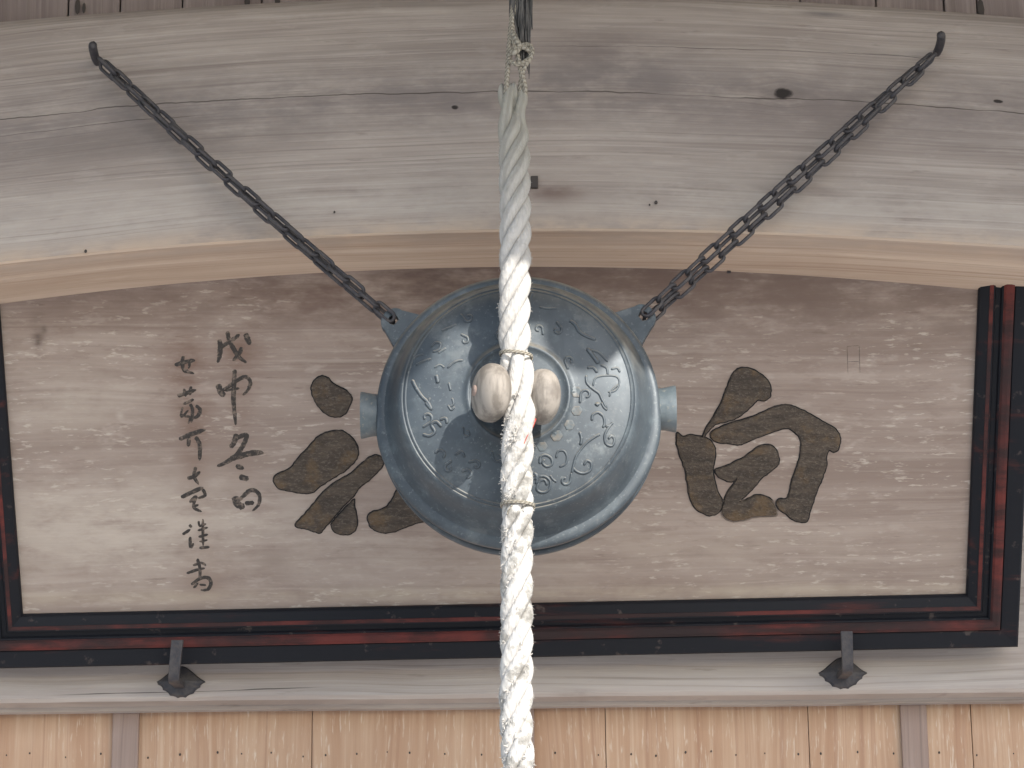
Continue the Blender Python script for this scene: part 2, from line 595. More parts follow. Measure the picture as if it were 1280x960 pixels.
col = m.mix(b1.ss(0.35, 0.65), (0.085, 0.110, 0.125), (0.14, 0.165, 0.178))
col = m.mix(b2.ss(0.58, 0.68) * 0.6, col, (0.24, 0.23, 0.2))
M_eye = m.out(col, 0.5, 0.1, b1 + b2 * 0.5, 0.002, 0.6)
m = Mat('worn_relief')
c = m.coord('Object')
v3 = m.vec(c[0], c[1], c[2])
b2 = m.noise(v3, 45.0, 5.0, 0.65)
col = m.mix(b2.ss(0.35, 0.65), (0.062, 0.082, 0.096), (0.10, 0.122, 0.135))
M_relief = m.out(col, 0.42, 0.15, b2, 0.0008, 0.5)
m = Mat('worn_brass_petal')
c = m.coord('Object')
v3 = m.vec(c[0], c[1], c[2])
b2 = m.noise(v3, 60.0, 5.0, 0.65)
col = m.mix(b2.ss(0.4, 0.62), (0.060, 0.078, 0.09), (0.095, 0.09, 0.082))
M_petal = m.out(col, 0.45, 0.15, b2, 0.0008, 0.5)

m = Mat('rusted_iron')
c = m.coord('Object')
v3 = m.vec(c[0], c[1], c[2])
b1 = m.noise(v3, 60.0, 6.0, 0.65)
b2 = m.noise(v3, 260.0, 4.0, 0.65)
r = m.rnd()
col = m.mix(b1.ss(0.35, 0.7), (0.045, 0.045, 0.054), (0.088, 0.080, 0.080))
col = m.mix(b2.ss(0.55, 0.72) * 0.5, col, (0.11, 0.075, 0.06))
M_iron = m.out(col, 0.62, 0.35, b1 + b2 * 0.6, 0.0012, 0.7)

m = Mat('bead_wood')
c = m.coord('Object')
n1 = m.noise(m.vec(c[0] * 60.0, c[1] * 60.0, c[2] * 9.0), 1.0, 5.0, 0.6)
n2 = m.noise(m.vec(c[0], c[1], c[2]), 28.0, 4.0, 0.6)
col = m.mix(n1.ss(0.38, 0.62), (0.17, 0.15, 0.13), (0.30, 0.27, 0.238))
col = m.mix(n2.ss(0.52, 0.72) * 0.6, col, (0.13, 0.113, 0.10))
M_bead = m.out(col, 0.6, 0.0, n1, 0.001, 0.4, spec=0.3)

RZ = P(644, 200, ROPE_Y).z
m = Mat('rope_fibre')
c = m.coord('Object')
uv = m.coord('UV')
ya = ((uv[0] * 520.0) + (uv[1] * 25.13)).sin() * 0.5 + 0.5            # yarns of the strand
yb = m.noise(m.vec(uv[0] * 70.0, uv[1] * 22.0 + uv[0] * 160.0, c[2] * 3.0), 1.0, 4.0, 0.7)
v3 = m.vec(c[0], c[1], c[2])
d1 = m.noise(v3, 30.0, 6.0, 0.68)
d2 = m.noise(v3, 11.0, 4.0, 0.6)
dl = c[2].ss(-0.30, -0.55, 0.22, 1.0)                # handled lower length is dirtier
col = m.mix(yb.ss(0.3, 0.7), (0.45, 0.435, 0.415), (0.58, 0.565, 0.545))
col = m.mix(d1.ss(0.49, 0.57) * dl * 0.8, col, (0.27, 0.26, 0.24))
col = m.mix(d1.ss(0.57, 0.67) * dl * 0.8, col, (0.18, 0.172, 0.16))
col = m.mix(c[2].ss(-0.02, 0.16) * d2.ss(0.40, 0.62) * 0.85, col, (0.37, 0.40, 0.29))       # green algae, upper end
col = m.mix(c[2].ss(-0.16, 0.06) * 0.75, col, (0.31, 0.295, 0.255))
M_rope = m.out(col, 0.9, 0.0, ya * 0.25 + yb * 0.9, 0.0022, 0.8, spec=0.1)
M_fibre = Mat('loose_fibre').out((0.50, 0.48, 0.45), 0.9, spec=0.1)
m = Mat('hemp_cord')
uv = m.coord('UV')
ya = ((uv[0] * 900.0) + (uv[1] * 6.283)).sin() * 0.5 + 0.5
col = m.mix(ya.ss(0.0, 0.6), (0.24, 0.215, 0.175), (0.38, 0.35, 0.295))
M_cord = m.out(col, 0.9, 0.0, ya, 0.0015, 1.0, spec=0.1)
m = Mat('black_weathered_rag')
c = m.coord('Object')
n1 = m.noise(m.vec(c[0] * 300.0, c[1] * 300.0, c[2] * 25.0), 1.0, 4.0, 0.65)
M_rag = m.out(m.mix(n1.ss(0.35, 0.7), (0.05, 0.05, 0.052), (0.19, 0.18, 0.17)), 0.95, 0.0, n1, 0.002, 1.0, spec=0.1)
M_redth = Mat('red_thread').out((0.36, 0.07, 0.055), 0.8, spec=0.1)
M_hole = Mat('dark_nail').out((0.045, 0.037, 0.034), 0.7)

m = Mat('gravel_ground')
c = m.coord('Object')
v3 = m.vec(c[0], c[1], c[2])
g1 = m.noise(v3, 0.6, 5.0, 0.6)
g2 = m.noise(v3, 60.0, 4.0, 0.7)
M_ground = m.out(m.mix(g2.ss(0.3, 0.7), m.mix(g1, (0.43, 0.40, 0.365), (0.51, 0.48, 0.445)), (0.60, 0.57, 0.535)), 0.95, 0.0, g2, 0.02, 0.8)
m = Mat('eave_timber')
c = m.coord('Object')
n1 = m.noise(m.vec(c[0] * 30.0, c[1] * 2.0, c[2] * 2.0), 1.0, 5.0, 0.6)
M_eave = m.out(m.mix(n1.ss(0.3, 0.7), (0.17, 0.13, 0.10), (0.27, 0.215, 0.17)), 0.8, 0.0, n1, 0.002, 0.6)
M_shade_disc = Mat('shade_disc_grey').out((0.10, 0.10, 0.105), 0.6)  # plain grey of the added discs on the eave edge

# ================================================================== setting: ground and roof
gz = 0.0
g = mesh('ground', [(-600, -600, gz), (600, -600, gz), (600, 600, gz), (-600, 600, gz)], [(0, 1, 2, 3)], M_ground)
g['kind'] = 'structure'
# eave overhead: it shades the beam and plaque; its edge sets where sunlight starts on the rope
shade_pt = P(644, 322, ROPE_Y - 0.025)
EY = -1.55
t = (shade_pt.y - EY) / -S.y
EZ = shade_pt.z + S.z * t
roofv = []
pr = [(EY, EZ), (EY, EZ + 0.14), (2.6, EZ + 1.9), (2.6, EZ + 1.72), (EY + 0.10, EZ + 0.035)]
for x in (-4.5, 4.5):
    roofv += [(x, y, z) for (y, z) in pr]
n = len(pr)
rf = [tuple(range(n - 1, -1, -1)), tuple(range(n, 2 * n))] + [(i, (i + 1) % n, (i + 1) % n + n, i + n) for i in range(n)]
roof = recalc(mesh('porch_roof', roofv, rf, M_eave))
roof['kind'] = 'structure'

gq = P(742, 440, -0.112)  # spot on the gong face that one added disc is aimed to shade
tx = gq.x + S.x * (gq.y - EY) / -S.y
dv_, df_ = [], []
nn_ = 20
for yy_ in (-0.02, 0.02):
    for k in range(nn_):
        a = 2 * math.pi * k / nn_
        dv_.append((0.062 * math.cos(a), yy_, 0.062 * math.sin(a)))
df_ = [tuple(range(nn_)), tuple(range(2 * nn_ - 1, nn_ - 1, -1))] + [(k, k + nn_, (k + 1) % nn_ + nn_, (k + 1) % nn_) for k in range(nn_)]
disc_me = bpy.data.meshes.new('shade_disc')
disc_me.from_pydata(dv_, [], df_)
disc_me.materials.append(M_shade_disc)
for k in range(-14, 15):  # unseen discs added along the eave to scallop its shadow on the gong
    x = tx + 0.29 * k
    if abs(x) < 4.4:
        o = bpy.data.objects.new('shade_disc', disc_me)
        COL.objects.link(o)
        o.parent = roof
        o.location = (x, EY - 0.012, EZ + 0.005)

# ================================================================== wall below the lintel
def board_span(name, px0, px1, py0, py1, Y, th, mat, parent, gap=0.0008, bev=0.0012):
    a, b = P(px0, py0, Y), P(px1, py0, Y)
    z1 = max(a.z, b.z)
    z0 = P((px0 + px1) / 2, py1, Y).z
    return box(name, a.x + gap, b.x - gap, Y, Y + th, z0, z1, mat, parent, bev)


WY = 0.705
wall = thing('board_wall', 'pale brown vertical board wall with battens under the grey lintel', 'wall', P(640, 1100, WY))
seams = [-120, -60, 12, 60, 140, 173, 265, 390, 497, 575, 628, 680, 757, 801, 905, 1011, 1127, 1160, 1205, 1255, 1330, 1400]
bays = [(-120, 140), (173, 640), (668, 1127), (1160, 1400)]
joints = [[-60], [390], [757, 1011], [1215]]
wz0 = P(640, 1250, WY).z
ztopw = P(640, 820, WY).z
for (a, b), js in zip(bays, joints):
    xs = [a - 12] + js + [b + 12]
    for i in range(len(xs) - 1):
        x0, x1 = P(xs[i], 920, WY).x, P(xs[i + 1], 920, WY).x
        yy = WY + random.uniform(0, 0.0016)
        o = box('plank', x0 + 0.0006, x1 - 0.0006, yy, yy + 0.016, wz0, ztopw, M_panel, wall, 0.0009)
for (a, b) in ((140, 173), (640, 668), (1127, 1160)):
    x0, x1 = P(a, 920, WY - 0.014).x, P(b, 920, WY - 0.014).x
    box('batten', x0, x1, WY - 0.014, WY - 0.0005, wz0, ztopw, M_batten, wall, 0.002)
# nails
nv, nf = [], []
for k in range(8):
    a = math.pi * 2 * k / 8
    nv.append((0.0022 * math.cos(a), 0, 0.0030 * math.sin(a)))
for k in range(8):
    a = math.pi * 2 * k / 8
    nv.append((0.0015 * math.cos(a), -0.0012, 0.0021 * math.sin(a)))
nf = [(k, (k + 1) % 8, (k + 1) % 8 + 8, k + 8) for k in range(8)] + [tuple(range(8, 16))]
nail_me = bpy.data.meshes.new('nail')
nail_me.from_pydata(nv, [], nf)
nail_me.materials.append(M_hole)


def nail(parent, loc, s=1.0, rz=0.0):
    o = bpy.data.objects.new('nail', nail_me)
    COL.objects.link(o)
    o.parent = parent
    o.location = loc - wloc(parent)
    o.scale = (s, s, s)
    return o


for px in (8, 37, 82, 126, 185, 225, 272, 302, 339, 379, 407, 446, 484, 512, 556, 602, 694, 748, 789, 820, 857, 889, 920, 956, 998, 1026,
           1072, 1117, 1174, 1221, 1267):
    nail(wall, P(px, 945 + random.uniform(-4, 3) - px * 0.003, WY - 0.0005), random.uniform(0.5, 0.9))

bk = box('backing', P(-160, 900, WY).x, P(1440, 900, WY).x, WY + 0.019, WY + 0.04, wz0, ztopw + 0.9, M_batten, wall)

# ================================================================== lintel
lz_l, lz_r = P(0, 876, LY).z, P(1280, 866, LY).z
lz = (lz_l + lz_r) / 2
lx0, lx1 = P(-150, 870, LY).x, P(1430, 870, LY).x
lint = thing('lintel', 'pale grey horizontal wooden lintel under the black framed plaque', 'lintel', (0, LY, lz))
ltop = P(640, 560, LY).z
prof = [(LY, lz + 0.006), (LY + 0.006, lz), (LY + 0.05, lz), (LY + 0.05, lz - 0.007), (LY + 0.068, lz - 0.007), (LY + 0.068, lz - 0.0), (LY + 0.13, lz), (LY + 0.13, ltop), (LY, ltop)]
V = []
NX = 24
for i in range(NX + 1):
    x = lx0 + (lx1 - lx0) * i / NX
    wob = 0.0016 * mnoise.noise(Vector((x * 3, 0, 0)))
    V += [(x, y + wob * (1 if y == LY else 0), z + wob * (1 if z < lz + 0.01 else 0)) for (y, z) in prof]
n = len(prof)
F = [tuple(range(n)), tuple(range(NX * n + n - 1, NX * n - 1, -1))]
for i in range(NX):
    for k in range(n):
        k2 = (k + 1) % n
        F.append((i * n + k, (i + 1) * n + k, (i + 1) * n + k2, i * n + k2))
cq = P(230, 857, LY)
M_lintel2 = wood('grey_lintel_wood_checked', (0, 2, 1), 'Object', base=(0.43, 0.385, 0.355), dark=(0.345, 0.30, 0.275), pale=(0.52, 0.475, 0.44),
                 fleck_amt=0.3, streak=40.0, rings=0.25, blotch=0.35, seed=9.0,
                 cracks=[(cq.z - lz, P(50, 857, LY).x, P(430, 857, LY).x, 0.0018, 0.007, 0.018, 0.0)],
                 tintlist=[(P(1130, 855, LY).x, 0.02, 0.05, 0.01, (0.30, 0.27, 0.25), 0.5), (P(720, 868, LY).x, 0.006, 0.03, 0.008, (0.22, 0.19, 0.17), 0.6)])
recalc(mesh('beam', V, F, M_lintel2, lint))

# ================================================================== arched beam
beam = thing('arched_beam', 'wide weathered grey arched beam with fresh brown underside, across the top', 'beam', (0, BY, z_low(0)))
NX = 120
bx0, bx1 = P(-150, 300, BY).x, P(1430, 300, BY).x
CH = 0.075                                      # depth of the carved chamfer
sect_n = None
Vf, Ff, Uf = [], [], []
Vu, Fu, Uu = [], [], []
NV = 20
for i in range(NX + 1):
    x = bx0 + (bx1 - bx0) * i / NX
    zl, zt, zb = z_low(x), z_top(x), z_back(x)
    wob = 0.0012 * mnoise.noise(Vector((x * 2.5, 3, 0)))
    row = []
    for k in range(NV + 1):
        f = k / NV
        z = zl + wob + (zt - zl) * f
        y = BY - 0.004 * math.sin(math.pi * f) + 0.0012 * mnoise.noise(Vector((x * 2.0, f * 5, 1)))
        if k == NV:
            y += 0.006
        Vf.append((x, y, z))
        Uf.append((x, (zt - zl) * f))
    Vf.append((x, BY + 0.03, zt + 0.004))
    Uf.append((x, zt - zl + 0.03))
    # underside: rounded arris, chamfer, soffit, back
    pts = [(BY, zl + wob), (BY + 0.004, zl + wob - 0.003), (BY + CH, zl * 0.5 + zb * 0.5 + 0.003), (BY + CH + 0.006, zl * 0.45 + zb * 0.55), (BY + BT - 0.004, zb), (BY + BT, zb + 0.004), (BY + BT, zt), (BY + 0.03, zt + 0.004)]
    acc = 0.0
    for j, q in enumerate(pts):
        if j:
            acc += math.hypot(q[0] - pts[j - 1][0], q[1] - pts[j - 1][1])
        Vu.append((x, q[0], q[1]))
        Uu.append((x, acc + 2.0))
NF = NV + 2
for i in range(NX):
    for k in range(NF - 1):
        Ff.append((i * NF + k, (i + 1) * NF + k, (i + 1) * NF + k + 1, i * NF + k + 1))
    for k in range(7):
        Fu.append((i * 8 + k + 1, (i + 1) * 8 + k + 1, (i + 1) * 8 + k, i * 8 + k))
Fu.append(tuple(range(8)))
Fu.append(tuple(range(NX * 8 + 7, NX * 8 - 1, -1)))
mesh('front_face', Vf, Ff, M_beam, beam, Uf, smooth=True)
us = mesh('underside', Vu, Fu, M_under, beam, Uu)
us['label'] = 'fresh warm brown underside of the arched beam'
# square peg hole beside the rope, and iron nails
sq = P(668, 228, BY - 0.004)
v, f = box_verts(sq.x - 0.006, sq.x + 0.006, sq.y - 0.004, sq.y + 0.01, sq.z - 0.0105, sq.z + 0.0105)
bevel(mesh('iron_peg', v, f, M_hole, beam), 0.0015)
for (px, py, s) in ((820, 253, 1.1), (812, 256, 0.6), (107, 314, 1.0), (418, 265, 0.7)):
    nail(beam, P(px, py, BY - 0.0045), s * 1.1)
q = P(911, 337, BY + 0.17)
v, f = box_verts(q.x - 0.003, q.x + 0.003, q.y - 0.004, q.y + 0.004, q.z - 0.006, q.z + 0.008)
mesh('bent_nail', v, f, M_iron, beam)

# boards above the beam
upper = thing('boarding', 'dark brown vertical boards above the arched beam at the top edge', 'boards', P(640, 0, BY + 0.06))
uys = [-160, -60, 85, 150, 228, 327, 420, 520, 640, 760, 880, 1000, 1095, 1180, 1221, 1300, 1440]
for i in range(len(uys) - 1):
    x0, x1 = P(uys[i], 0, BY + 0.06).x, P(uys[i + 1], 0, BY + 0.06).x
    yy = BY + 0.06 + random.uniform(0, 0.006)
    box('plank', x0 + 0.0012, x1 - 0.0012, yy, yy + 0.02, P(640, 60, BY + 0.06).z, P(640, -380, BY + 0.06).z, M_upper, upper, 0.002)
box('backing', P(-160, 0, BY + 0.06).x, P(1440, 0, BY + 0.06).x, BY + 0.088, BY + 0.10, P(640, 60, BY + 0.06).z, P(640, -380, BY + 0.06).z, M_batten, upper)
for (px, py, s) in ((97, 8, 3.0), (105, 10, 2.0), (309, 2, 3.2), (347, 0, 3.2), (1226, 12, 4.0)):
    nail(upper, P(px, py, BY + 0.0595), s).scale = (s * 0.7, 0.5, s * 1.7)

# ================================================================== plaque
base_c = PW(*PP(640, 812), 0)
plaque = thing('shrine_plaque', 'leaning wooden plaque with dark carved calligraphy in worn black and red frame', 'plaque', base_c)
# inner corners (clockwise from bottom-left); the top runs on hidden behind the beam
bl, br = PP(29, 767), PP(1207, 742)
tl0, tr0 = PP(0.5, 390), PP(1222, 370)


def ext(a, b, v):
    t = (v - a[1]) / (b[1] - a[1])
    return (a[0] + (b[0] - a[0]) * t, v)


VT = max(tl0[1], tr0[1]) + 0.13
tl, tr = ext(bl, tl0, VT), ext(br, tr0, VT)
inner = [bl, br, tr, tl]
# board
NBX, NBY = 40, 14
V, F, U = [], [], []
for j in range(NBY + 1):
    for i in range(NBX + 1):
        a, b = i / NBX, j / NBY
        l = Vector(bl).lerp(Vector(tl), b)
        r = Vector(br).lerp(Vector(tr), b)
        p = l.lerp(r, a)
        p = Vector((p.x + (a - 0.5) * 0.05, p.y + (b - 0.5) * 0.03))
        V.append(PW(p.x, p.y, 0.0006 * mnoise.noise(Vector((p.x * 1.5, p.y * 12, 0)))))
        U.append((p.x, p.y))
for j in range(NBY):
    for i in range(NBX):
        q0 = j * (NBX + 1) + i
        F.append((q0, q0 + 1, q0 + NBX + 2, q0 + NBX + 1))
nb = len(V)
# give the board its back
for (i, j) in ((0, 0), (NBX, 0), (NBX, NBY), (0, NBY)):
    q = V[j * (NBX + 1) + i]
    V.append(q - PN * 0.018)
    U.append(U[j * (NBX + 1) + i])
c4 = [0, NBX, NBY * (NBX + 1) + NBX, NBY * (NBX + 1)]
F += [(nb + 3, nb + 2, nb + 1, nb)]
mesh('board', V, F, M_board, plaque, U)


def offs(pts, d):
    """offset convex quad outward by d list per edge"""
    out = []
    n = len(pts)
    lines = []
    for i in range(n):
        a, b = Vector(pts[i]), Vector(pts[(i + 1) % n])
        t = (b - a).normalized()
        nn = Vector((t.y, -t.x))
        lines.append((a + nn * d, t))
    for i in range(n):
        (a, ta), (b, tb) = lines[i - 1], lines[i]
        det = ta.x * tb.y - ta.y * tb.x
        s = ((b - a).x * tb.y - (b - a).y * tb.x) / det
        out.append(a + ta * s)
    return out


# stepped frame section: (distance from inner edge, height off the board)
SECT_A = [(0.0, -0.004), (0.0, 0.006), (0.003, 0.011), (0.018, 0.020), (0.026, 0.022), (0.028, 0.016), (0.036, 0.016), (0.038, 0.022), (0.040, 0.0235)]
SECT_R = [(0.0405, 0.0195), (0.0405, 0.0255), (0.044, 0.029), (0.052, 0.031), (0.0575, 0.0295), (0.0575, 0.0195)]
SECT_B = [(0.058, 0.0235), (0.060, 0.026), (0.087, 0.030), (0.090, 0.027), (0.090, -0.018), (0.0, -0.018)]
SECT_C = [(0.006, 0.0158), (0.0085, 0.0178), (0.0125, 0.0192), (0.0135, 0.0165)]
rings_full = SECT_A + SECT_B


def sweep_side(name, sect, e, mat, parent, closed=True, cuts=40):
    n = len(sect)
    V, F = [], []
    ends = []
    for (d, h) in sect:
        q = offs(inner, d)
        ends.append((q[e], q[(e + 1) % 4], h))
    for i in range(cuts + 1):
        f = i / cuts
        for k, (a, b, h) in enumerate(ends):
            p = a.lerp(b, f)
            w = 0.0007 * mnoise.noise(Vector((p.x * 9, p.y * 9, k * 0.7)))
            if name == 'frame_rail' and k == len(sect) - 4 and e == 0:
                w -= 0.002 * max(0, mnoise.noise(Vector((p.x * 22, 4, 0))) - 0.25)
            V.append(PW(p.x, p.y, h + w))
    for i in range(cuts):
        for k in range(n if closed else n - 1):
            k2 = (k + 1) % n
            F.append((i * n + k, i * n + k2, (i + 1) * n + k2, (i + 1) * n + k))
    F.append(tuple(range(n - 1, -1, -1)))
    F.append(tuple(range(cuts * n, cuts * n + n)))
    return recalc(mesh(name, V, F, mat, parent))


for e in range(4):
    rail = sweep_side('frame_rail', rings_full, e, M_black, plaque)
    sweep_side('red_moulding', SECT_R, e, M_red, rail)
    sweep_side('red_inner_line', [(0.0165, 0.0165), (0.0175, 0.0208), (0.0235, 0.0226), (0.0245, 0.0190)], e, M_red, rail)

# ---- carved characters
def filled_shape(polys, off, depth, bev, base_h, mat, name, parent, jitter=0.0009):
    cu = bpy.data.curves.new('tmp', 'CURVE')
    cu.dimensions = '2D'
    cu.fill_mode = 'BOTH'
    cu.extrude = depth
    cu.bevel_depth = bev
    cu.bevel_resolution = 3
    cu.offset = off
    for poly in polys:
        pts = catmull([(p[0], p[1], 0) for p in poly], 5, True)
        sp = cu.splines.new('POLY')
        sp.points.add(len(pts) - 1)
        for i, p in enumerate(pts):
            j = (mnoise.noise_vector(Vector((p.x * 160, p.y * 160, 0.5))) + mnoise.noise_vector(Vector((p.x * 420, p.y * 420, 2.5))) * 0.6) * jitter
            sp.points[i].co = (p.x + j.x, p.y + j.y, 0, 1)
        sp.use_cyclic_u = True
    ob = bpy.data.objects.new('tmp', cu)
    COL.objects.link(ob)
    dg = bpy.context.evaluated_depsgraph_get()
    me = bpy.data.meshes.new_from_object(ob.evaluated_get(dg))
    V = [PW(v.co.x, v.co.y, base_h + v.co.z) for v in me.vertices]
    F = [tuple(p.vertices) for p in me.polygons]
    bpy.data.objects.remove(ob)
    bpy.data.curves.remove(cu)
    bpy.data.meshes.remove(me)
    return mesh(name, V, F, mat, parent)


def zpoly(pts, x0, y0, s):
    return [PP(x0 + a / s, y0 + b / s) for a, b in pts]


W1 = [(390, 118), (430, 112), (475, 125), (520, 155), (545, 185), (553, 230), (545, 255), (520, 272), (490, 270), (470, 285), (430, 325), (385, 358),
      (340, 372), (290, 385), (255, 415), (228, 452), (215, 470), (235, 405), (265, 360), (310, 280), (340, 200), (365, 145)]
W2 = [(100, 425), (130, 442), (165, 432), (215, 442), (255, 455), (282, 490), (285, 540), (275, 600), (285, 660), (300, 710), (322, 755), (308, 800),
      (280, 820), (240, 820), (195, 795), (165, 750), (150, 680), (135, 600), (105, 510), (95, 465)]
W3 = [(262, 422), (300, 400), (370, 372), (450, 350), (520, 320), (570, 298), (620, 290), (670, 300), (740, 335), (800, 370), (855, 400), (882, 440),
      (885, 475), (872, 510), (850, 520), (830, 512), (818, 545), (822, 575), (800, 640), (775, 700), (755, 760), (735, 820), (725, 852), (690, 855),
      (650, 840), (615, 810), (585, 790), (575, 760), (590, 742), (622, 740), (635, 715), (650, 650), (675, 580), (690, 520), (690, 460), (665, 425),
      (625, 405), (570, 420), (500, 445), (450, 465), (400, 485), (350, 478), (290, 470), (262, 450)]
W4 = [(285, 600), (340, 580), (420, 540), (480, 495), (530, 480), (570, 495), (590, 540), (585, 580), (545, 615), (505, 645), (470, 690), (430, 728),
      (405, 750), (440, 740), (480, 722), (530, 730), (560, 750), (578, 790), (578, 820), (540, 825), (470, 830), (420, 845), (370, 850), (330, 835),
      (312, 810), (318, 770), (340, 710), (385, 650), (360, 662), (310, 645), (288, 625)]
K1 = [(265, 160), (290, 125), (320, 113), (350, 125), (370, 150), (420, 175), (450, 200), (462, 225), (450, 260), (430, 295), (395, 312), (350, 305),
      (310, 275), (285, 240), (270, 205)]
K2 = [(85, 600), (110, 580), (160, 558), (200, 510), (250, 455), (300, 405), (345, 382), (400, 375), (440, 390), (475, 425), (492, 465), (490, 500),
      (472, 530), (435, 565), (395, 592), (345, 622), (310, 645), (270, 675), (220, 678), (160, 668), (110, 655), (88, 630)]
K3 = [(560, 495), (600, 500), (615, 530), (600, 560), (550, 610), (500, 650), (465, 698), (420, 740), (370, 800), (335, 840), (310, 868), (270, 860),
      (235, 848), (195, 842), (190, 820), (220, 790), (280, 720), (332, 660), (402, 610), (455, 580), (510, 530)]
K4 = [(472, 706), (475, 740), (488, 800), (480, 850), (450, 875), (400, 875), (370, 855), (364, 822), (395, 782), (432, 742)]
K5 = [(535, 785), (560, 765), (610, 750), (640, 725), (660, 690), (690, 640), (740, 600), (800, 620), (820, 700), (900, 720), (1050, 700), (1100, 730),
      (1050, 770), (900, 800), (800, 815), (720, 840), (670, 862), (610, 868), (560, 850), (540, 820)]
white = [zpoly(p, 820, 430, 3.838) for p in (W1, W2, W3, W4)]
shrine = [zpoly(p, 320, 440, 3.842) for p in (K1, K2, K3, K4, K5)]
for polys, lab in ((white, 'large carved character on the right of the gong'), (shrine, 'large carved character partly behind the gong')):
    first = None
    for p in polys:
        o = filled_shape([p], -0.0036, 0.0008, 0.0026, 0.0011, M_ink, 'carved_stroke', plaque)
        for pl in o.data.polygons:
            pl.use_smooth = False
        filled_shape([p], 0.0010, 0.0009, 0.0, 0.0004, M_inkedge, 'stroke_outline', o, 0.0012)


def brush(pts, wid):
    """closed outline of a brush stroke, pts in plaque coordinates, wid = full width"""
    path = catmull([(p[0], p[1], 0) for p in pts], 5)
    n = len(path)
    Lf, Rt = [], []
    for i, p in enumerate(path):
        t = (path[min(i + 1, n - 1)] - path[max(i - 1, 0)])
        t.normalize()
        nn = Vector((-t.y, t.x, 0))
        f = i / max(n - 1, 1)
        w = wid * 0.5 * (0.72 + 0.45 * math.sin(math.pi * (0.15 + f * 0.75))) * (1.0 if f < 0.8 else 1.0 - (f - 0.8) * 2.0)
        w *= 1.0 + 0.25 * mnoise.noise(Vector((p.x * 300, p.y * 300, i * 0.3)))
        Lf.append(p + nn * w)
        Rt.append(p - nn * w)
    return path, Lf, Rt


def brush_geo(pts, wid, h=0.0016):
    path, Lf, Rt = brush(pts, wid)
    n = len(path)
    V, F = [], []
    for i in range(n):
        e = 0.25 if i in (0, n - 1) else 1.0
        V += [PW(Lf[i].x, Lf[i].y, -0.001), PW(path[i].x, path[i].y, h * e), PW(Rt[i].x, Rt[i].y, -0.001)]
    for i in range(n - 1):
        a, b = i * 3, i * 3 + 3
        F += [(a, a + 1, b + 1, b), (a + 1, a + 2, b + 2, b + 1)]
    F += [(0, 2, 1), ((n - 1) * 3, (n - 1) * 3 + 1, (n - 1) * 3 + 2)]
    return V, F


ZA = (200, 400, 5.336)
ZB = (200, 560, 5.05)
small = [
    (ZA, [([(395, 130), (402, 170), (398, 230), (385, 285)], 28), ([(400, 190), (440, 160), (500, 120), (530, 95)], 22),
          ([(450, 75), (460, 130), (490, 190), (530, 250), (578, 285)], 26), ([(545, 180), (530, 220), (485, 272)], 24), ([(570, 90), (585, 130), (600, 165)], 34)]),
    (ZA, [([(388, 428), (405, 480), (432, 508)], 34), ([(400, 480), (450, 450), (520, 400), (570, 380), (602, 410), (590, 460), (553, 502)], 22),
          ([(498, 330), (495, 420), (490, 520), (497, 620), (506, 702)], 26), ([(430, 472), (490, 462), (530, 455)], 14)]),
    (ZA, [([(508, 758), (495, 815), (468, 852)], 34), ([(500, 795), (540, 775), (578, 770), (555, 835), (505, 905), (430, 955), (380, 975)], 30),
          ([(470, 925), (540, 905), (610, 888), (692, 885)], 38), ([(505, 972), (560, 992)], 28), ([(528, 1045), (592, 1062)], 34)]),
    (ZB, [([(472, 305), (490, 355), (535, 375)], 44), ([(490, 340), (530, 300), (570, 268), (610, 275), (630, 310), (620, 360), (583, 398)], 24), ([(535, 350), (595, 345)], 30)]),
    (ZA, [([(98, 302), (160, 282), (235, 268)], 26), ([(155, 240), (150, 290), (162, 335), (228, 357)], 24), ([(205, 258), (190, 325)], 16)]),
    (ZA, [([(118, 508), (170, 490), (242, 465)], 22), ([(160, 458), (172, 512)], 18), ([(207, 442), (198, 502)], 18), ([(155, 562), (200, 542), (225, 528)], 16),
          ([(150, 580), (143, 645), (190, 600)], 16), ([(200, 560), (217, 600), (210, 685)], 20), ([(158, 640), (200, 650), (188, 692)], 16), ([(238, 570), (268, 600), (250, 642), (222, 652)], 22)]),
    (ZA, [([(128, 798), (200, 765), (305, 730)], 30), ([(195, 780), (188, 845)], 24), ([(235, 778), (264, 830), (264, 938)], 28)]),
    (ZB, [([(172, 192), (215, 180), (254, 148)], 20), ([(226, 118), (215, 180), (245, 230)], 20)]),
    (ZB, [([(133, 313), (200, 280), (274, 248)], 24), ([(188, 345), (232, 300)], 22), ([(268, 258), (284, 298), (238, 317)], 20), ([(232, 300), (212, 372), (264, 402)], 20), ([(203, 372), (244, 358)], 16)]),
    (ZB, [([(143, 547), (192, 513)], 18), ([(185, 484), (200, 502)], 18), ([(190, 560), (193, 625), (212, 600)], 18), ([(243, 460), (252, 492), (292, 478)], 15),
          ([(238, 522), (304, 500)], 15), ([(270, 448), (272, 622)], 16), ([(243, 562), (304, 545)], 15), ([(248, 592), (302, 580)], 13), ([(248, 632), (314, 625)], 18)]),
    (ZB, [([(208, 742), (260, 725), (292, 742)], 18), ([(235, 698), (252, 760), (250, 835)], 20), ([(168, 792), (230, 770), (284, 758)], 18),
          ([(198, 864), (250, 825), (300, 818), (322, 850), (302, 892), (256, 897)], 22), ([(212, 884), (242, 850)], 16), ([(248, 862), (292, 866)], 14)]),
]
for (x0, y0, s), strokes in small:
    geo = []
    for pts, w in strokes:
        pp = zpoly(pts, x0, y0, s)
        geo.append(brush_geo(pp, w * 1.5 / s / 690.0))
    V, F, _ = join_geo(geo)
    o = mesh('small_character', V, F, M_small, plaque)
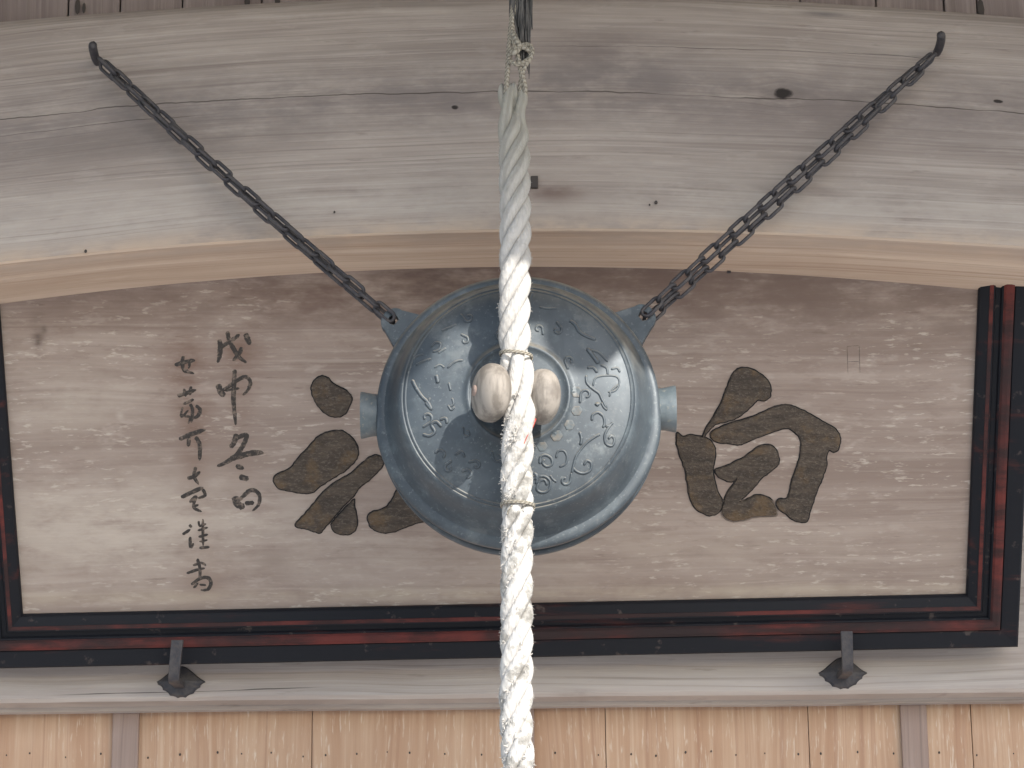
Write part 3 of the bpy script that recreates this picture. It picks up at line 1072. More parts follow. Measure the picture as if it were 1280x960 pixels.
# faint seal outline, upper right of the board
sl = []
for a, b in (((1059, 432), (1060, 468)), ((1059, 433), (1074, 432)), ((1074, 432), (1075, 467)), ((1060, 452), (1074, 452))):
    sl.append(brush_geo([PP(*a), PP((a[0] + b[0]) / 2, (a[1] + b[1]) / 2), PP(*b)], 0.0016, 0.0006))
V, F, _ = join_geo(sl)
mesh('seal_mark', V, F, M_small, plaque)


# ================================================================== plaque hooks
def plaque_hook(cxp, cyp, lab, topx):
    Y = LY - 0.001
    c0 = P(cxp, cyp, Y)
    t = thing('plaque_hook', lab, 'hook', c0, 'iron hooks holding the plaque')
    up = catmull([(-1, 0, 0), (-0.78, 0.2, 0), (-0.5, 0.55, 0), (-0.22, 0.86, 0), (0, 0.95, 0), (0.22, 0.86, 0), (0.5, 0.55, 0), (0.78, 0.2, 0), (1, 0, 0)], 3)
    dn = catmull([(1, 0, 0), (0.82, -0.25, 0), (0.6, -0.58, 0), (0.3, -0.88, 0), (0, -0.96, 0), (-0.3, -0.88, 0), (-0.6, -0.58, 0), (-0.82, -0.25, 0), (-1, 0, 0)], 3)
    dn = [p * (1.0 + (0.07 if i % 3 == 1 else 0.0)) for i, p in enumerate(dn)]
    pts = [(p.x * 0.0425, p.y * 0.029) for p in up[:-1] + dn[:-1]]
    V = [(c0.x + x, Y, c0.z + z) for x, z in pts] + [(c0.x + x * 0.9, Y - 0.004, c0.z + z * 0.9) for x, z in pts] + [(c0.x, Y - 0.009, c0.z)]
    n = len(pts)
    F = [(k, (k + 1) % n, (k + 1) % n + n, k + n) for k in range(n)] + [(k + n, (k + 1) % n + n, 2 * n) for k in range(n)]
    recalc(mesh('leaf_plate', V, F, M_iron, t))
    # bar: leaves the plate, then turns up in front of the frame
    a = P(cxp - 1, cyp + 4, Y)
    b = Vector((a.x, Y - 0.095, a.z - 0.012))
    cpt = P(topx, cyp - 52, Y - 0.118)
    path = catmull([a + Vector((0, 0.01, 0)), a.lerp(b, 0.55), b, b.lerp(cpt, 0.25) + Vector((0, -0.006, 0)), b.lerp(cpt, 0.6) + Vector((0, -0.004, 0)), cpt], 5)
    V, F = [], []
    for i, p in enumerate(path):
        f = i / (len(path) - 1)
        tt = (path[min(i + 1, len(path) - 1)] - path[max(i - 1, 0)]).normalized()
        xx = Vector((1, 0, 0))
        nn = tt.cross(xx).normalized()
        hw, ht = 0.0088 + 0.0014 * f, 0.0055
        V += [p + xx * hw + nn * ht, p - xx * hw + nn * ht, p - xx * hw - nn * ht, p + xx * hw - nn * ht]
    for i in range(len(path) - 1):
        for k in range(4):
            F.append((i * 4 + k, i * 4 + (k + 1) % 4, i * 4 + 4 + (k + 1) % 4, i * 4 + 4 + k))
    F += [(0, 1, 2, 3), (len(V) - 4, len(V) - 3, len(V) - 2, len(V) - 1)]
    bevel(recalc(mesh('hook_bar', V, F, M_iron, t)), 0.0012)


plaque_hook(226, 852, 'iron hook on a leaf shaped plate set over a crack in the lintel, left', 222)
plaque_hook(1053, 841, 'iron hook on a scalloped leaf plate on the uncracked right part of the lintel', 1058)

# ================================================================== gong
gong = thing('gong', 'round blue grey metal shrine gong hung from two chains', 'gong', GC)
FP = [(0.0, -0.119), (0.05, -0.1185), (0.066, -0.1175), (0.0735, -0.1175), (0.0765, -0.1200), (0.0790, -0.1207), (0.0815, -0.1196), (0.0845, -0.1160), (0.090, -0.1148), (0.105, -0.1140), (0.12, -0.1128),
      (0.135, -0.1112), (0.15, -0.1090), (0.162, -0.1065), (0.172, -0.1035), (0.1745, -0.1026), (0.1765, -0.1036), (0.1785, -0.1026), (0.1800, -0.1008), (0.1820, -0.1018), (0.1842, -0.1008),
      (0.1868, -0.0980), (0.1900, -0.0915), (0.1935, -0.0815), (0.1970, -0.0700), (0.2010, -0.0580), (0.2050, -0.0485), (0.2085, -0.0425), (0.2115, -0.0400),
      (0.2140, -0.0402), (0.2190, -0.0398), (0.2225, -0.0375), (0.2242, -0.0340), (0.2246, -0.0290), (0.2236, -0.0235), (0.2205, -0.0225), (0.2050, -0.032), (0.16, -0.088), (0.0, -0.104)]


def face_y(r):
    for i in range(len(FP) - 1):
        if FP[i][0] <= r <= FP[i + 1][0]:
            t = (r - FP[i][0]) / max(FP[i + 1][0] - FP[i][0], 1e-9)
            return FP[i][1] + (FP[i + 1][1] - FP[i][1]) * t
    return -0.03


def lip(r, y, a):
    s = math.sin(a)
    fl = max(0.0, min(1.0, (-s - 0.02) / 0.2))
    if r > 0.2180 and abs(y) < 0.042:
        r = r + 0.0035 * fl
    return r, y


V, F = lathe_geo(FP, 128, GC, rfun=lip)
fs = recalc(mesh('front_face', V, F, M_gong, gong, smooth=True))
BP = [(r - (0.003 if r > 0.2 else 0.0), -y - (0.012 if r > 0.2 else 0.012 * r / 0.2)) for r, y in FP if r not in (0.0765, 0.0790, 0.0815, 0.1745, 0.1765, 0.1785)]
BP = [(r, max(y, 0.011) if r > 0.2 else y) for r, y in BP]
V, F = lathe_geo(BP, 96, GC, rfun=lip)
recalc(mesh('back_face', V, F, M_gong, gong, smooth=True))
V, F = lathe_geo([(0.2215, -0.0255), (0.2234, -0.0235), (0.2228, 0.012), (0.2205, 0.0150), (0.206, 0.0150), (0.206, -0.0255), (0.2215, -0.0255)], 72, GC, a0=R(-4), a1=R(184))
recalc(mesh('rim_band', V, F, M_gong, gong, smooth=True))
for fo in ('front_face',):
    pass


def smooth_angle(o, ang=R(40)):
    me = o.data
    bm = bmesh.new()
    bm.from_mesh(me)
    for e in bm.edges:
        if len(e.link_faces) == 2:
            e.smooth = e.calc_face_angle(0) < ang
    bm.to_mesh(me)
    bm.free()


smooth_angle(fs)
# side eyes: short hollow tubes at the ends of the mouth
for sgn in (-1, 1):
    c0 = GC + Vector((0, -0.005, 0.003 if sgn < 0 else 0.008))
    ro, ri = 0.0365, 0.026
    pf = [(ro * 0.88, 0.205), (ro * 0.94, 0.232), (ro * 1.03, 0.2465), (ro * 1.03, 0.2500), (ri, 0.2485), (ri * 0.9, 0.225), (0.001, 0.222)]
    V, F = [], []
    n = 32
    for k in range(n):
        a = 2 * math.pi * k / n
        for (r, x) in pf:
            V.append(c0 + Vector((sgn * x, r * math.cos(a) * 0.9, r * math.sin(a))))
    mm = len(pf)
    for k in range(n):
        for j in range(mm - 1):
            F.append((k * mm + j, ((k + 1) % n) * mm + j, ((k + 1) % n) * mm + j + 1, k * mm + j + 1))
    o = recalc(mesh('side_eye', V, F, M_eye, gong, smooth=True))
    smooth_angle(o, R(30))


# chain ears: flat pierced tabs
def ear(tip, sgn):
    d = (tip - GC)
    d.y = 0
    d.normalize()
    s = Vector((0, 1, 0)).cross(d)
    ctr = tip
    outer = []
    for k in range(15):
        a = -math.pi * 0.5 + math.pi * k / 14
        outer.append(ctr + d * (0.019 * math.cos(a)) + s * (0.022 * math.sin(a)))
    basep = [GC + d * 0.214 + s * 0.040, GC + d * 0.214 - s * 0.040]
    ring_o = outer + basep
    hole = [ctr + d * (0.0075 * math.cos(2 * math.pi * k / 17)) + s * (0.0075 * math.sin(2 * math.pi * k / 17)) for k in range(17)]
    # match ring indexes by angle
    n = len(ring_o)
    ring_h = []
    for p in ring_o:
        q = (p - ctr)
        q.normalize()
        ring_h.append(ctr + q * 0.0078)
    hy = Vector((0, 0.008, 0))
    V = [p - hy for p in ring_o] + [p + hy for p in ring_o] + [p - hy for p in ring_h] + [p + hy for p in ring_h]
    F = []
    for k in range(n):
        k2 = (k + 1) % n
        F += [(k, k2, n + k2, n + k), (2 * n + k, 3 * n + k, 3 * n + k2, 2 * n + k2), (k, 2 * n + k, 2 * n + k2, k2), (n + k, n + k2, 3 * n + k2, 3 * n + k)]
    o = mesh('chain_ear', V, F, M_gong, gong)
    bevel(o, 0.0012)
    return o


EAR_L, EAR_R = P(492, 402, 0.0), P(804, 397, 0.0)
ear(EAR_L, -1)
ear(EAR_R, 1)


# relief scrollwork on the face
def on_face(px, py, lift=0.0):
    y = -0.118
    for _ in range(6):
        q = P(px, py, y)
        r = math.hypot(q.x - GC.x, q.z - GC.z)
        y = face_y(r)
    q = P(px, py, y)
    return q + Vector((0, -lift, 0))


Z1, Z2, Z3, Z4 = (460, 340, 5.333), (640, 340, 5.333), (460, 500, 4.8), (640, 500, 4.8)
scrolls = [
    (Z4, [(480, 125), (483, 92), (515, 75), (545, 95), (556, 135), (545, 168)], 6), (Z4, [(535, 15), (552, 45), (572, 62)], 5),
    (Z4, [(600, 138), (570, 180), (555, 220), (565, 265), (600, 275), (615, 240), (597, 215), (577, 235)], 6),
    (Z4, [(358, 445), (380, 350), (410, 300), (450, 255), (500, 220), (528, 205)], 6),
    (Z4, [(365, 405), (390, 430), (430, 440), (470, 420), (475, 380), (450, 365), (430, 392)], 6), (Z4, [(405, 190), (417, 230), (410, 272)], 7),
    (Z4, [(168, 385), (170, 345), (200, 330), (235, 350), (240, 385), (210, 400), (185, 380), (197, 357)], 6),
    (Z4, [(265, 350), (275, 310), (310, 305), (330, 340), (320, 385), (283, 402)], 5),
    (Z4, [(143, 505), (160, 460), (200, 460), (230, 490), (220, 540), (180, 555), (150, 535), (165, 490), (195, 480), (212, 512)], 6),
    (Z4, [(228, 452), (245, 475), (268, 492)], 5), (Z4, [(130, 440), (150, 455), (140, 480)], 8), (Z4, [(560, 160), (590, 150), (605, 135)], 6),
    (Z2, [(495, 690), (500, 740), (540, 780), (580, 810), (600, 850), (632, 912)], 7), (Z2, [(540, 760), (560, 705), (640, 690), (700, 700), (716, 740), (690, 790), (640, 802)], 5),
    (Z2, [(385, 325), (420, 350), (450, 400), (500, 430), (560, 452)], 9), (Z2, [(500, 508), (540, 560), (577, 612)], 11), (Z2, [(648, 832), (665, 790), (712, 748)], 5),
    (Z2, [(500, 640), (540, 638), (570, 672)], 7), (Z2, [(538, 952), (570, 935), (602, 957)], 6), (Z2, [(560, 890), (570, 880), (582, 888)], 10),
    (Z2, [(520, 520), (580, 540), (640, 600)], 6), (Z2, [(180, 235), (240, 245), (300, 240)], 6), (Z2, [(660, 650), (700, 640), (720, 670)], 6),
    (Z2, [(590, 620), (630, 640), (640, 690)], 6),
    (Z1, [(295, 718), (320, 770), (360, 830), (400, 870), (426, 922)], 8), (Z1, [(398, 885), (415, 838)], 6), (Z1, [(453, 688), (462, 712), (466, 742)], 9),
    (Z1, [(420, 502), (450, 470), (482, 480), (470, 520), (430, 532)], 6), (Z1, [(488, 392), (540, 372), (592, 348)], 6), (Z1, [(468, 542), (495, 525), (522, 508)], 6),
    (Z1, [(318, 622), (360, 600), (422, 578)], 6), (Z1, [(538, 738), (545, 765), (552, 792)], 6), (Z1, [(528, 642), (580, 600), (634, 588)], 6),
    (Z1, [(300, 590), (330, 560), (370, 550)], 5), (Z1, [(440, 640), (480, 620), (510, 640)], 5), (Z1, [(545, 900), (570, 880), (560, 840)], 5),
    (Z3, [(328, 205), (370, 215), (400, 190), (380, 150), (410, 130), (442, 162)], 7), (Z3, [(430, 120), (465, 110), (476, 142)], 7), (Z3, [(345, 15), (365, 38), (382, 57)], 7),
    (Z3, [(480, 30), (500, 60), (520, 40)], 5), (Z3, [(400, 320), (430, 300), (460, 320), (450, 350)], 6), (Z3, [(520, 330), (560, 310), (580, 345)], 6),
    (Z3, [(560, 430), (600, 420), (620, 450), (590, 470)], 6),
]
prs = random.Random(11)
ring_c = (648.0, 494.0)
for k in range(30):                                    # more vine curls round the annulus
    a = 2 * math.pi * k / 30 + prs.uniform(-0.05, 0.05)
    rr0 = (84, 104, 124)[k % 3] + prs.uniform(-6, 6)
    bx_, by_ = ring_c[0] + rr0 * math.cos(a), ring_c[1] + rr0 * 0.955 * math.sin(a)
    if any(math.hypot(bx_ - (z[0] + q[0] / z[2]), by_ - (z[1] + q[1] / z[2])) < 9.0 for z, pl, w_ in scrolls for q in pl):
        continue
    sg, tn, r1 = prs.choice((-1, 1)), prs.uniform(0, 6.28), prs.uniform(5.0, 8.0)
    crl = []
    for q in range(9):
        f = q / 8
        th = tn + sg * f * 5.2
        crl.append((bx_ + r1 * (1 - 0.7 * f) * math.cos(th), by_ + r1 * (1 - 0.7 * f) * math.sin(th)))
    tail = (crl[0][0] + r1 * 1.1 * math.cos(tn - sg * 1.2), crl[0][1] + r1 * 1.1 * math.sin(tn - sg * 1.2))
    scrolls.append(((0, 0, 1.0), [tail] + crl, 1.25))
for (x0, y0, s), pts, w in scrolls:
    pth = [on_face(x0 + p.x / s, y0 + p.y / s, 0.0001) for p in catmull([(a, b, 0) for a, b in pts], 5)]
    rr = [w / s / 800.0 * (0.55 if i in (0, len(pth) - 1) else 1.5) for i in range(len(pth))]
    V, F, _ = tube_geo(pth, rr, 7, flat=0.7)
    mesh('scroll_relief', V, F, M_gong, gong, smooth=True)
for (x0, y0, s), cxp, cyp, rp, rot in ((Z4, 268, 215, 40, 0.2), (Z4, 182, 280, 34, 0.0), (Z4, 345, 150, 36, 0.4), (Z4, 390, 68, 28, 0.1), (Z2, 430, 800, 44, 0.3), (Z2, 432, 925, 40, 0.0)):
    c0 = on_face(x0 + cxp / s, y0 + cyp / s)
    V, F = [], []
    n = 30
    for hgt, k_ in ((-0.001, 1.0), (0.0009, 0.9), (0.0010, 0.7)):
        for k in range(n):
            a = 2 * math.pi * k / n + rot
            rr = rp / s * 0.92 * k_ * (1.0 + 0.06 * math.cos(6 * a) + 0.04 * math.sin(2 * a + rp))
            q = on_face(x0 + cxp / s + rr * math.cos(a), y0 + cyp / s + rr * math.sin(a), hgt)
            V.append(q)
    V.append(c0 + Vector((0, -0.0009, 0)))
    for L in range(2):
        for k in range(n):
            F.append((L * n + k, L * n + (k + 1) % n, (L + 1) * n + (k + 1) % n, (L + 1) * n + k))
    for k in range(n):
        F.append((2 * n + k, 2 * n + (k + 1) % n, 3 * n))
    recalc(mesh('petal_relief', V, F, M_petal, gong))


# ================================================================== chains
def link_mesh():
    d = 0.0063
    hw, hl = 0.0078, 0.0200
    path = []
    for k in range(9):
        a = -math.pi / 2 + math.pi * k / 8
        path.append(Vector(((hl - hw) + hw * math.cos(a), hw * math.sin(a), 0)))
    for k in range(9):
        a = math.pi / 2 + math.pi * k / 8
        path.append(Vector((-(hl - hw) + hw * math.cos(a), hw * math.sin(a), 0)))
    n = len(path)
    V, F = [], []
    sg = 8
    for i in range(n):
        t = (path[(i + 1) % n] - path[i - 1]).normalized()
        nn = Vector((-t.y, t.x, 0))
        for k in range(sg):
            a = 2 * math.pi * k / sg
            V.append(path[i] + (nn * math.cos(a) + Vector((0, 0, 1)) * math.sin(a)) * d * 0.5)
    for i in range(n):
        i2 = (i + 1) % n
        for k in range(sg):
            F.append((i * sg + k, i * sg + (k + 1) % sg, i2 * sg + (k + 1) % sg, i2 * sg + k))
    me = bpy.data.meshes.new('link')
    me.from_pydata([tuple(v) for v in V], [], F)
    me.polygons.foreach_set('use_smooth', [True] * len(F))
    me.materials.append(M_iron)
    bm = bmesh.new()
    bm.from_mesh(me)
    bmesh.ops.recalc_face_normals(bm, faces=bm.faces)
    bm.to_mesh(me)
    bm.free()
    return me


LINK = link_mesh()


def chain(t, path, twist0, drift, pitch=0.0340, phase=0.0):
    # resample
    seglen = [0]
    for i in range(1, len(path)):
        seglen.append(seglen[-1] + (path[i] - path[i - 1]).length)
    total = seglen[-1]
    cnt = max(2, round((total - phase) / pitch))
    pitch = (total - phase) / cnt

    def at(s):
        for i in range(1, len(path)):
            if s <= seglen[i] or i == len(path) - 1:
                f = (s - seglen[i - 1]) / (seglen[i] - seglen[i - 1])
                return path[i - 1].lerp(path[i], f), (path[i] - path[i - 1]).normalized()
    for k in range(cnt):
        p, d = at(phase + (k + 0.5) * pitch)
        ref = Vector((0, -1, 0))
        z = (ref - d * ref.dot(d)).normalized()
        y = z.cross(d)
        ang = twist0 + (math.pi / 2 if k % 2 else 0.0) + drift * k + random.uniform(-0.12, 0.12)
        z2 = z * math.cos(ang) + y * math.sin(ang)
        y2 = z2.cross(d)
        mt = Matrix((d, y2, z2)).transposed().to_4x4()
        o = bpy.data.objects.new('link', LINK)
        COL.objects.link(o)
        o.parent = t
        mt.translation = p - wloc(t)
        o.matrix_local = mt
        o.scale = (pitch / 0.0340, 1, 1)


def sag(a, b, s, off=Vector((0, 0, 0)), n=14):
    out = []
    for i in range(n + 1):
        f = i / n
        out.append(a.lerp(b, f) + (Vector((0, 0, -s)) + off) * (4 * f * (1 - f)))
    return out


HOOK_L, HOOK_R = P(121, 72, 0.012), P(1170, 64, 0.012)
cl = thing('suspension_chain', 'rusty iron chain running from the upper left hook down to the gong', 'chain', EAR_L, 'gong chains')
a, b = EAR_L + Vector((-0.002, -0.010, 0.002)), HOOK_L + Vector((0.010, 0.0, -0.012))
chain(cl, sag(a, b, 0.007, Vector((0.000, -0.006, 0.001))), 0.45, 0.09)
a, b = EAR_L + Vector((-0.003, 0.010, 0.002)), HOOK_L + Vector((0.008, -0.014, -0.010))
chain(cl, sag(a, b, 0.007, Vector((-0.001, 0.004, -0.001))), 1.1, -0.05)
cr = thing('suspension_chain', 'rusty iron chain running from the upper right hook down to the gong', 'chain', EAR_R, 'gong chains')
a, b = EAR_R + Vector((0.002, -0.010, 0.003)), HOOK_R + Vector((-0.008, 0.0, -0.010))
chain(cr, sag(a, b, 0.001, Vector((-0.003, -0.004, 0.003))), 0.35, 0.015)
a, b = EAR_R + Vector((0.006, 0.010, -0.003)), HOOK_R + Vector((-0.006, -0.014, -0.014))
chain(cr, sag(a, b, 0.001, Vector((0.002, 0.003, -0.003))), 0.25, -0.02)


def beam_hook(root_px, tip_px, lab):
    a = P(*root_px, BY - 0.002)
    tp = P(*tip_px, BY - 0.072)
    t = thing('beam_hook', lab, 'hook', a, 'iron hooks in the beam')
    path = catmull([a + Vector((0, 0.03, 0)), a, a + Vector((0, -0.03, -0.004)), a + Vector((0, -0.055, -0.002)), a.lerp(tp, 0.55) + Vector((0, -0.034, 0)), tp], 5)
    n = len(path)
    V, F, _ = tube_geo(path, [0.0062 + 0.0012 * math.sin(math.pi * i / n) for i in range(n)], 10)
    # rounded end
    mesh('shank', V, F, M_iron, t, smooth=True)
    d = (path[-1] - path[-2]).normalized()
    V2, F2, _ = tube_geo([path[-1] - d * 0.001, path[-1] + d * 0.002, path[-1] + d * 0.0042], [0.0062, 0.0052, 0.0022], 10)
    mesh('tip', V2, F2, M_iron, t, smooth=True)


beam_hook((122, 78), (117, 58), 'iron hook in the beam holding the upper left chain end')
beam_hook((1171, 66), (1175, 45), 'iron hook in the beam holding the upper right chain end')

# ================================================================== rope
rope_px = [(641, 104), (641, 120), (642, 150), (643, 200), (644, 260), (644, 330), (643, 385), (644, 440), (649, 475), (650, 505), (648, 545), (646, 590), (647, 632), (646, 690),
           (646, 760), (646, 830), (645, 900), (648, 960), (650, 1040), (650, 1250)]
ctrl = [P(px, py, ROPE_Y) for px, py in rope_px]
spine = catmull(ctrl, 14)
# resample evenly
step = 0.0042
acc = [0.0]
for i in range(1, len(spine)):
    acc.append(acc[-1] + (spine[i] - spine[i - 1]).length)
NS = int(acc[-1] / step)
sp2 = []
j = 0
for k in range(NS + 1):
    s_ = acc[-1] * k / NS
    while j < len(acc) - 2 and acc[j + 1] < s_:
        j += 1
    sp2.append(spine[j].lerp(spine[j + 1], (s_ - acc[j]) / (acc[j + 1] - acc[j])))
z_at = lambda py: P(644, py, ROPE_Y).z
Z1x, Z2x = z_at(445), z_at(632)
Zsplit, Ztop = z_at(185), z_at(100)
rope = thing('bell_rope', 'thick white twisted rope hanging in front of the gong', 'rope', P(644, 200, ROPE_Y))
NSTR = 4
RS, RA = 0.0107, 0.0143
phase = 0.0
strands = [[] for _ in range(NSTR)]
srad = [[] for _ in range(NSTR)]
ph_list = []
for i, p in enumerate(sp2):
    z = p.z
    pitch = 0.168
    if z < Z1x and z > z_at(560):
        pitch = 0.28
    if i:
        phase -= 2 * math.pi * step / pitch
    ph_list.append(phase)
    split = max(0.0, min(1.0, (z - z_at(172)) / (z_at(128) - z_at(172))))
    tie = math.exp(-((z - z_at(443)) / 0.010) ** 2) * 0.16 + math.exp(-((z - Z2x) / 0.008) ** 2) * 0.12
    for s in range(NSTR):
        a = phase + 2 * math.pi * s / NSTR
        off4 = Vector((math.cos(a) * RA, math.sin(a) * RA, 0))
        pair = s // 2
        cxo = Vector((-0.0105 if pair == 0 else 0.0080, 0, 0))
        a2 = phase * 1.0 + math.pi * (s % 2) + pair * 0.8
        off2 = cxo + Vector((math.cos(a2) * 0.0072, math.sin(a2) * 0.0072, 0))
        off = off4.lerp(off2, split) * (1.0 - tie)
        wob = 1.0 + 0.06 * mnoise.noise(Vector((s * 5.1, z * 14.0, 0.0)))
        rr = RS * wob * (1 - 0.22 * split) * (1.0 - tie * 0.8)
        if z > z_at(125):
            rr *= math.sqrt(max(0.02, 1.0 - ((z - z_at(125)) / (z_at(104) - z_at(125))) ** 2))
        strands[s].append(p + off * wob)
        srad[s].append(rr)
for s in range(NSTR):
    V, F, U = tube_geo(strands[s], srad[s], 12)
    mesh('strand', V, F, M_rope, rope, U, smooth=True)
# core so that no light leaks between strands
V, F, U = tube_geo(sp2[22:], 0.0085, 8)
mesh('core', V, F, M_rope, rope, U, smooth=True)

# frayed fibres: short broken yarns standing off the strands
fr = []
rng = random.Random(3)


def fibre(p, d, ln, w):
    a = p - d * (w * 2.0)
    bend = Vector((rng.uniform(-1, 1), rng.uniform(-1, 0.5), rng.uniform(-1, 1))) * ln * 0.45
    pts = [a, a.lerp(p + d * ln, 0.5) + bend * 0.5, p + d * ln + bend]
    return tube_geo(pts, [w, w * 0.85, w * 0.35], 4)


zs_patch = [(500, -1, 6), (528, -1, 9), (548, -1, 30), (556, -1, 24), (600, -1, 22), (622, -1, 30), (640, 1, 5), (672, -1, 20), (700, -1, 8), (715, -1, 12), (742, -1, 5), (790, -1, 18), (812, 1, 8),
            (842, 0, 14), (868, -1, 20), (905, -1, 28), (925, 0, 14), (950, 1, 18), (955, -1, 20), (985, 0, 12)]
for (py, side, cnt) in zs_patch:
    for _ in range(int(cnt * 1.3)):
        yy = py + rng.gauss(0, 7)
        i = min(range(0, len(sp2)), key=lambda q: abs(sp2[q].z - z_at(yy)))
        ang = rng.uniform(math.pi * 0.95, math.pi * 1.5) if side < 0 else (rng.uniform(1.45 * math.pi, 2.05 * math.pi) if side > 0 else rng.uniform(1.1 * math.pi, 1.9 * math.pi))
        d = Vector((math.cos(ang), math.sin(ang), 0))
        p = sp2[i] + d * 0.0225
        dd = (d * rng.uniform(0.2, 0.7) + Vector((0, 0, rng.uniform(-1.0, 0.8))) + Vector((rng.uniform(-.4, .4), 0, 0))).normalized()
        fr.append(fibre(p, dd, rng.uniform(0.0008, 0.0045), rng.uniform(0.0006, 0.0015)))
# fine fuzz everywhere
for _ in range(2600):
    i = rng.randrange(25, len(sp2) - 40)
    ang = rng.uniform(math.pi * 0.9, math.pi * 2.1)
    d = Vector((math.cos(ang), math.sin(ang), 0))
    s = min(range(NSTR), key=lambda q: -(strands[q][i] - sp2[i]).dot(d))
    base = strands[s][i] + d * srad[s][i] * 0.98
    dd = (d * rng.uniform(0.1, 0.6) + Vector((rng.uniform(-.5, .5), 0, rng.uniform(-1, 1)))).normalized()
    fr.append(fibre(base, dd, rng.uniform(0.001, 0.0045), rng.uniform(0.00012, 0.00025)))
V, F, _ = join_geo(fr)
ff = mesh('frayed_fibres', V, F, M_fibre, rope)
ff['kind'] = 'stuff'


# twine ties round the rope
def tie_ring(py, r, turns, tilt, wid):
    c0 = P(645 if py < 500 else 647, py, ROPE_Y)
    path = []
    n = int(28 * turns)
    for k in range(n + 1):
        a = 2 * math.pi * k / 28
        path.append(c0 + Vector((math.cos(a) * r, math.sin(a) * r, math.cos(a + 0.6) * tilt + (k / n - 0.5) * wid)))
    return tube_geo(path, 0.0016, 6)


V, F, U = tie_ring(444, 0.0248, 2.3, -0.004, 0.005)
mesh('twine_tie', V, F, M_cord, rope, U, smooth=True)
V, F, U = join_geo([tie_ring(632, 0.0252, 2.2, -0.002, 0.005), tube_geo(catmull([P(640, 632, ROPE_Y - 0.027), P(636, 637, ROPE_Y - 0.028), P(634, 644, ROPE_Y - 0.026)], 4), 0.0013, 5)])
mesh('twine_tie', V, F, M_cord, rope, U, smooth=True)
# red thread showing between strands
V, F, U = tube_geo(catmull([P(669, 524, ROPE_Y + 0.004), P(665, 534, ROPE_Y - 0.010), P(660, 543, ROPE_Y - 0.019), P(656, 552, ROPE_Y - 0.0218), P(653, 560, ROPE_Y - 0.0205)], 5), [0.0022] * 6 + [0.0009] * 15, 6)
mesh('red_thread', V, F, M_redth, rope, smooth=True)

# hanging cord at the top of the rope
cords = []
def cpath(pts, r=0.0040, y0=ROPE_Y, n=8):
    return tube_geo(catmull([P(a, b, y0 - c) for a, b, c in pts], n), r, 8)
cords.append(cpath([(631, 128, 0.0), (633, 108, 0.008), (635, 80, 0.012), (637, 50, 0.012), (640, 20, 0.008), (643, -20, 0.004), (645, -80, 0.0)]))
cords.append(cpath([(655, 124, 0.0), (656, 108, 0.008), (651, 88, 0.014), (647, 70, 0.016), (642, 50, 0.016), (640, 30, 0.010), (646, -10, 0.006), (648, -80, 0.0)]))
cords.append(cpath([(650, 118, 0.0), (651, 104, 0.006), (655, 85, 0.016), (663, 72, 0.018), (665, 62, 0.016), (660, 56, 0.014), (650, 58, 0.020), (640, 66, 0.02), (636, 72, 0.012)]))
cords.append(cpath([(641, 40, 0.016), (646, 50, 0.022), (652, 58, 0.020), (660, 62, 0.018), (664, 70, 0.012), (655, 78, 0.02), (645, 80, 0.022), (637, 76, 0.016)]))
cords.append(cpath([(637, 60, 0.012), (641, 66, 0.022), (646, 64, 0.024), (650, 60, 0.012)], 0.0042))
V, F, U = join_geo(cords)
mesh('hanging_cord', V, F, M_cord, rope, U, smooth=True)
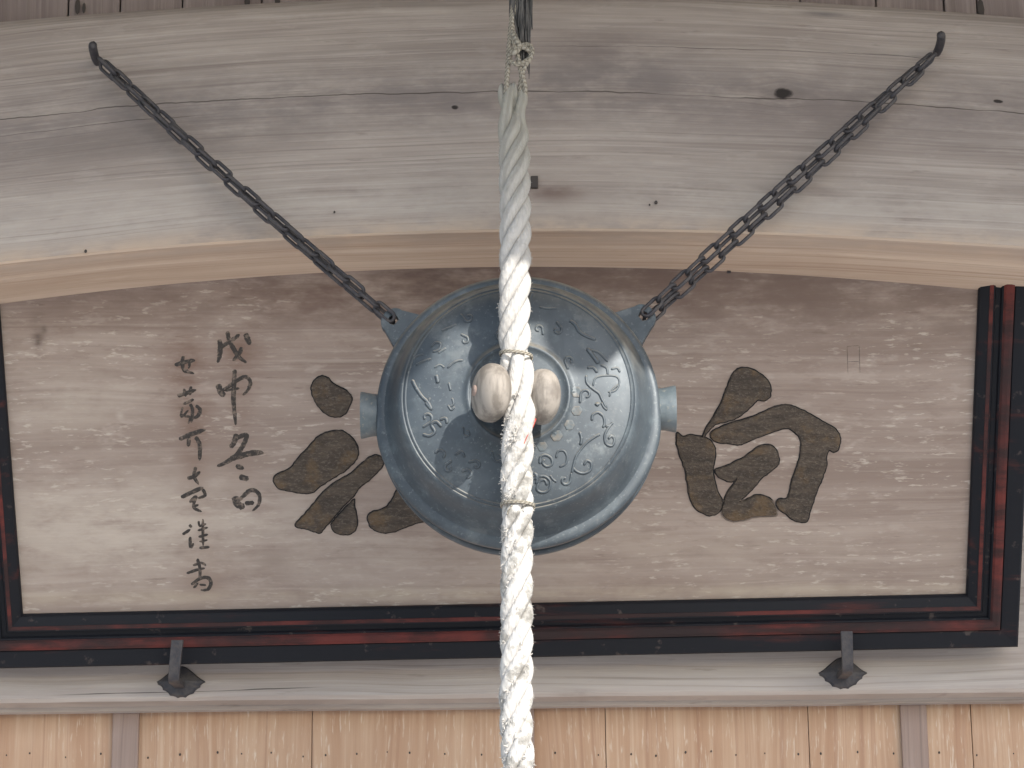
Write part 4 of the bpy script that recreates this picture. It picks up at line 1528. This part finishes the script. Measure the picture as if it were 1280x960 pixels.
# black weathered strap end behind the knot
fr = []
for _ in range(150):
    x0 = rng.uniform(638, 664)
    y1 = rng.uniform(14, 40) if rng.random() < 0.6 else rng.uniform(30, 104)
    xb = x0 + rng.uniform(-3, 3)
    if y1 > 40:
        xb = rng.uniform(650, 662)
    yy = ROPE_Y + rng.uniform(-0.012, 0.016)
    fr.append(tube_geo(catmull([P(x0, -90, ROPE_Y + 0.004), P(x0 + rng.uniform(-2, 2), -20, yy), P((x0 + xb) / 2, (y1 - 10) * 0.6, yy), P(xb, y1, yy)], 4), [0.0017] * 9 + [0.0013, 0.001, 0.0007, 0.0004], 5))
V, F, U = join_geo(fr)
strap = mesh('frayed_strap', V, F, M_rag, rope, smooth=True)
strap['label'] = 'black frayed strap end at the top of the rope'
ps = [P(651, -60, ROPE_Y), P(652, -300, ROPE_Y)]
zr = EZ + 0.05 + (ROPE_Y - EY) * (1.76 / 4.15)
top = Vector((ps[1].x, ROPE_Y, zr))
V, F, U = tube_geo([P(651, -40, ROPE_Y), ps[0], ps[1], top], 0.014, 10)
mesh('strap', V, F, M_rag, rope, smooth=True)

# ================================================================== wooden striker beads
st = thing('wooden_striker', 'pair of worn rounded wooden knobs held in the rope before the gong', 'striker', P(648, 495, ROPE_Y))


def ellipsoid(c0, ax, rx, ry, rz, seg=36, rg=20):
    """ax: axis along rx"""
    ax = ax.normalized()
    up = Vector((0, 0, 1))
    up = (up - ax * up.dot(ax)).normalized()
    sd = ax.cross(up)
    V, F = [], []
    for j in range(rg + 1):
        t = math.pi * j / rg
        ct, stn = math.cos(t), math.sin(t)
        ct = (abs(ct) ** 0.8) * (1 if ct > 0 else -1)
        for k in range(seg):
            a = 2 * math.pi * k / seg
            e = 0.02 * mnoise.noise(Vector((ct * 2, math.cos(a) * 2, math.sin(a) * 2 + c0.x * 50)))
            V.append(c0 + ax * (ct * rx) + (up * math.cos(a) * rz + sd * math.sin(a) * ry) * stn * (1 + e))
    for j in range(rg):
        for k in range(seg):
            F.append((j * seg + k, j * seg + (k + 1) % seg, (j + 1) * seg + (k + 1) % seg, (j + 1) * seg + k))
    return V, F


axd = Vector((1.0, 0.42, -0.02)).normalized()
cL = P(614, 491, ROPE_Y - 0.008)
cR = P(677, 496, ROPE_Y + 0.020)
V, F = ellipsoid(cL, axd, 0.0275, 0.043, 0.0455)
recalc(mesh('knob', V, F, M_bead, st, smooth=True))
V, F = ellipsoid(cR, axd, 0.0265, 0.040, 0.0435)
recalc(mesh('knob', V, F, M_bead, st, smooth=True))
V, F, U = tube_geo([cL - axd * 0.0290, cL, cL.lerp(cR, 0.5), cR], 0.0085, 14)
mesh('axle', V, F, M_batten, st, smooth=True)
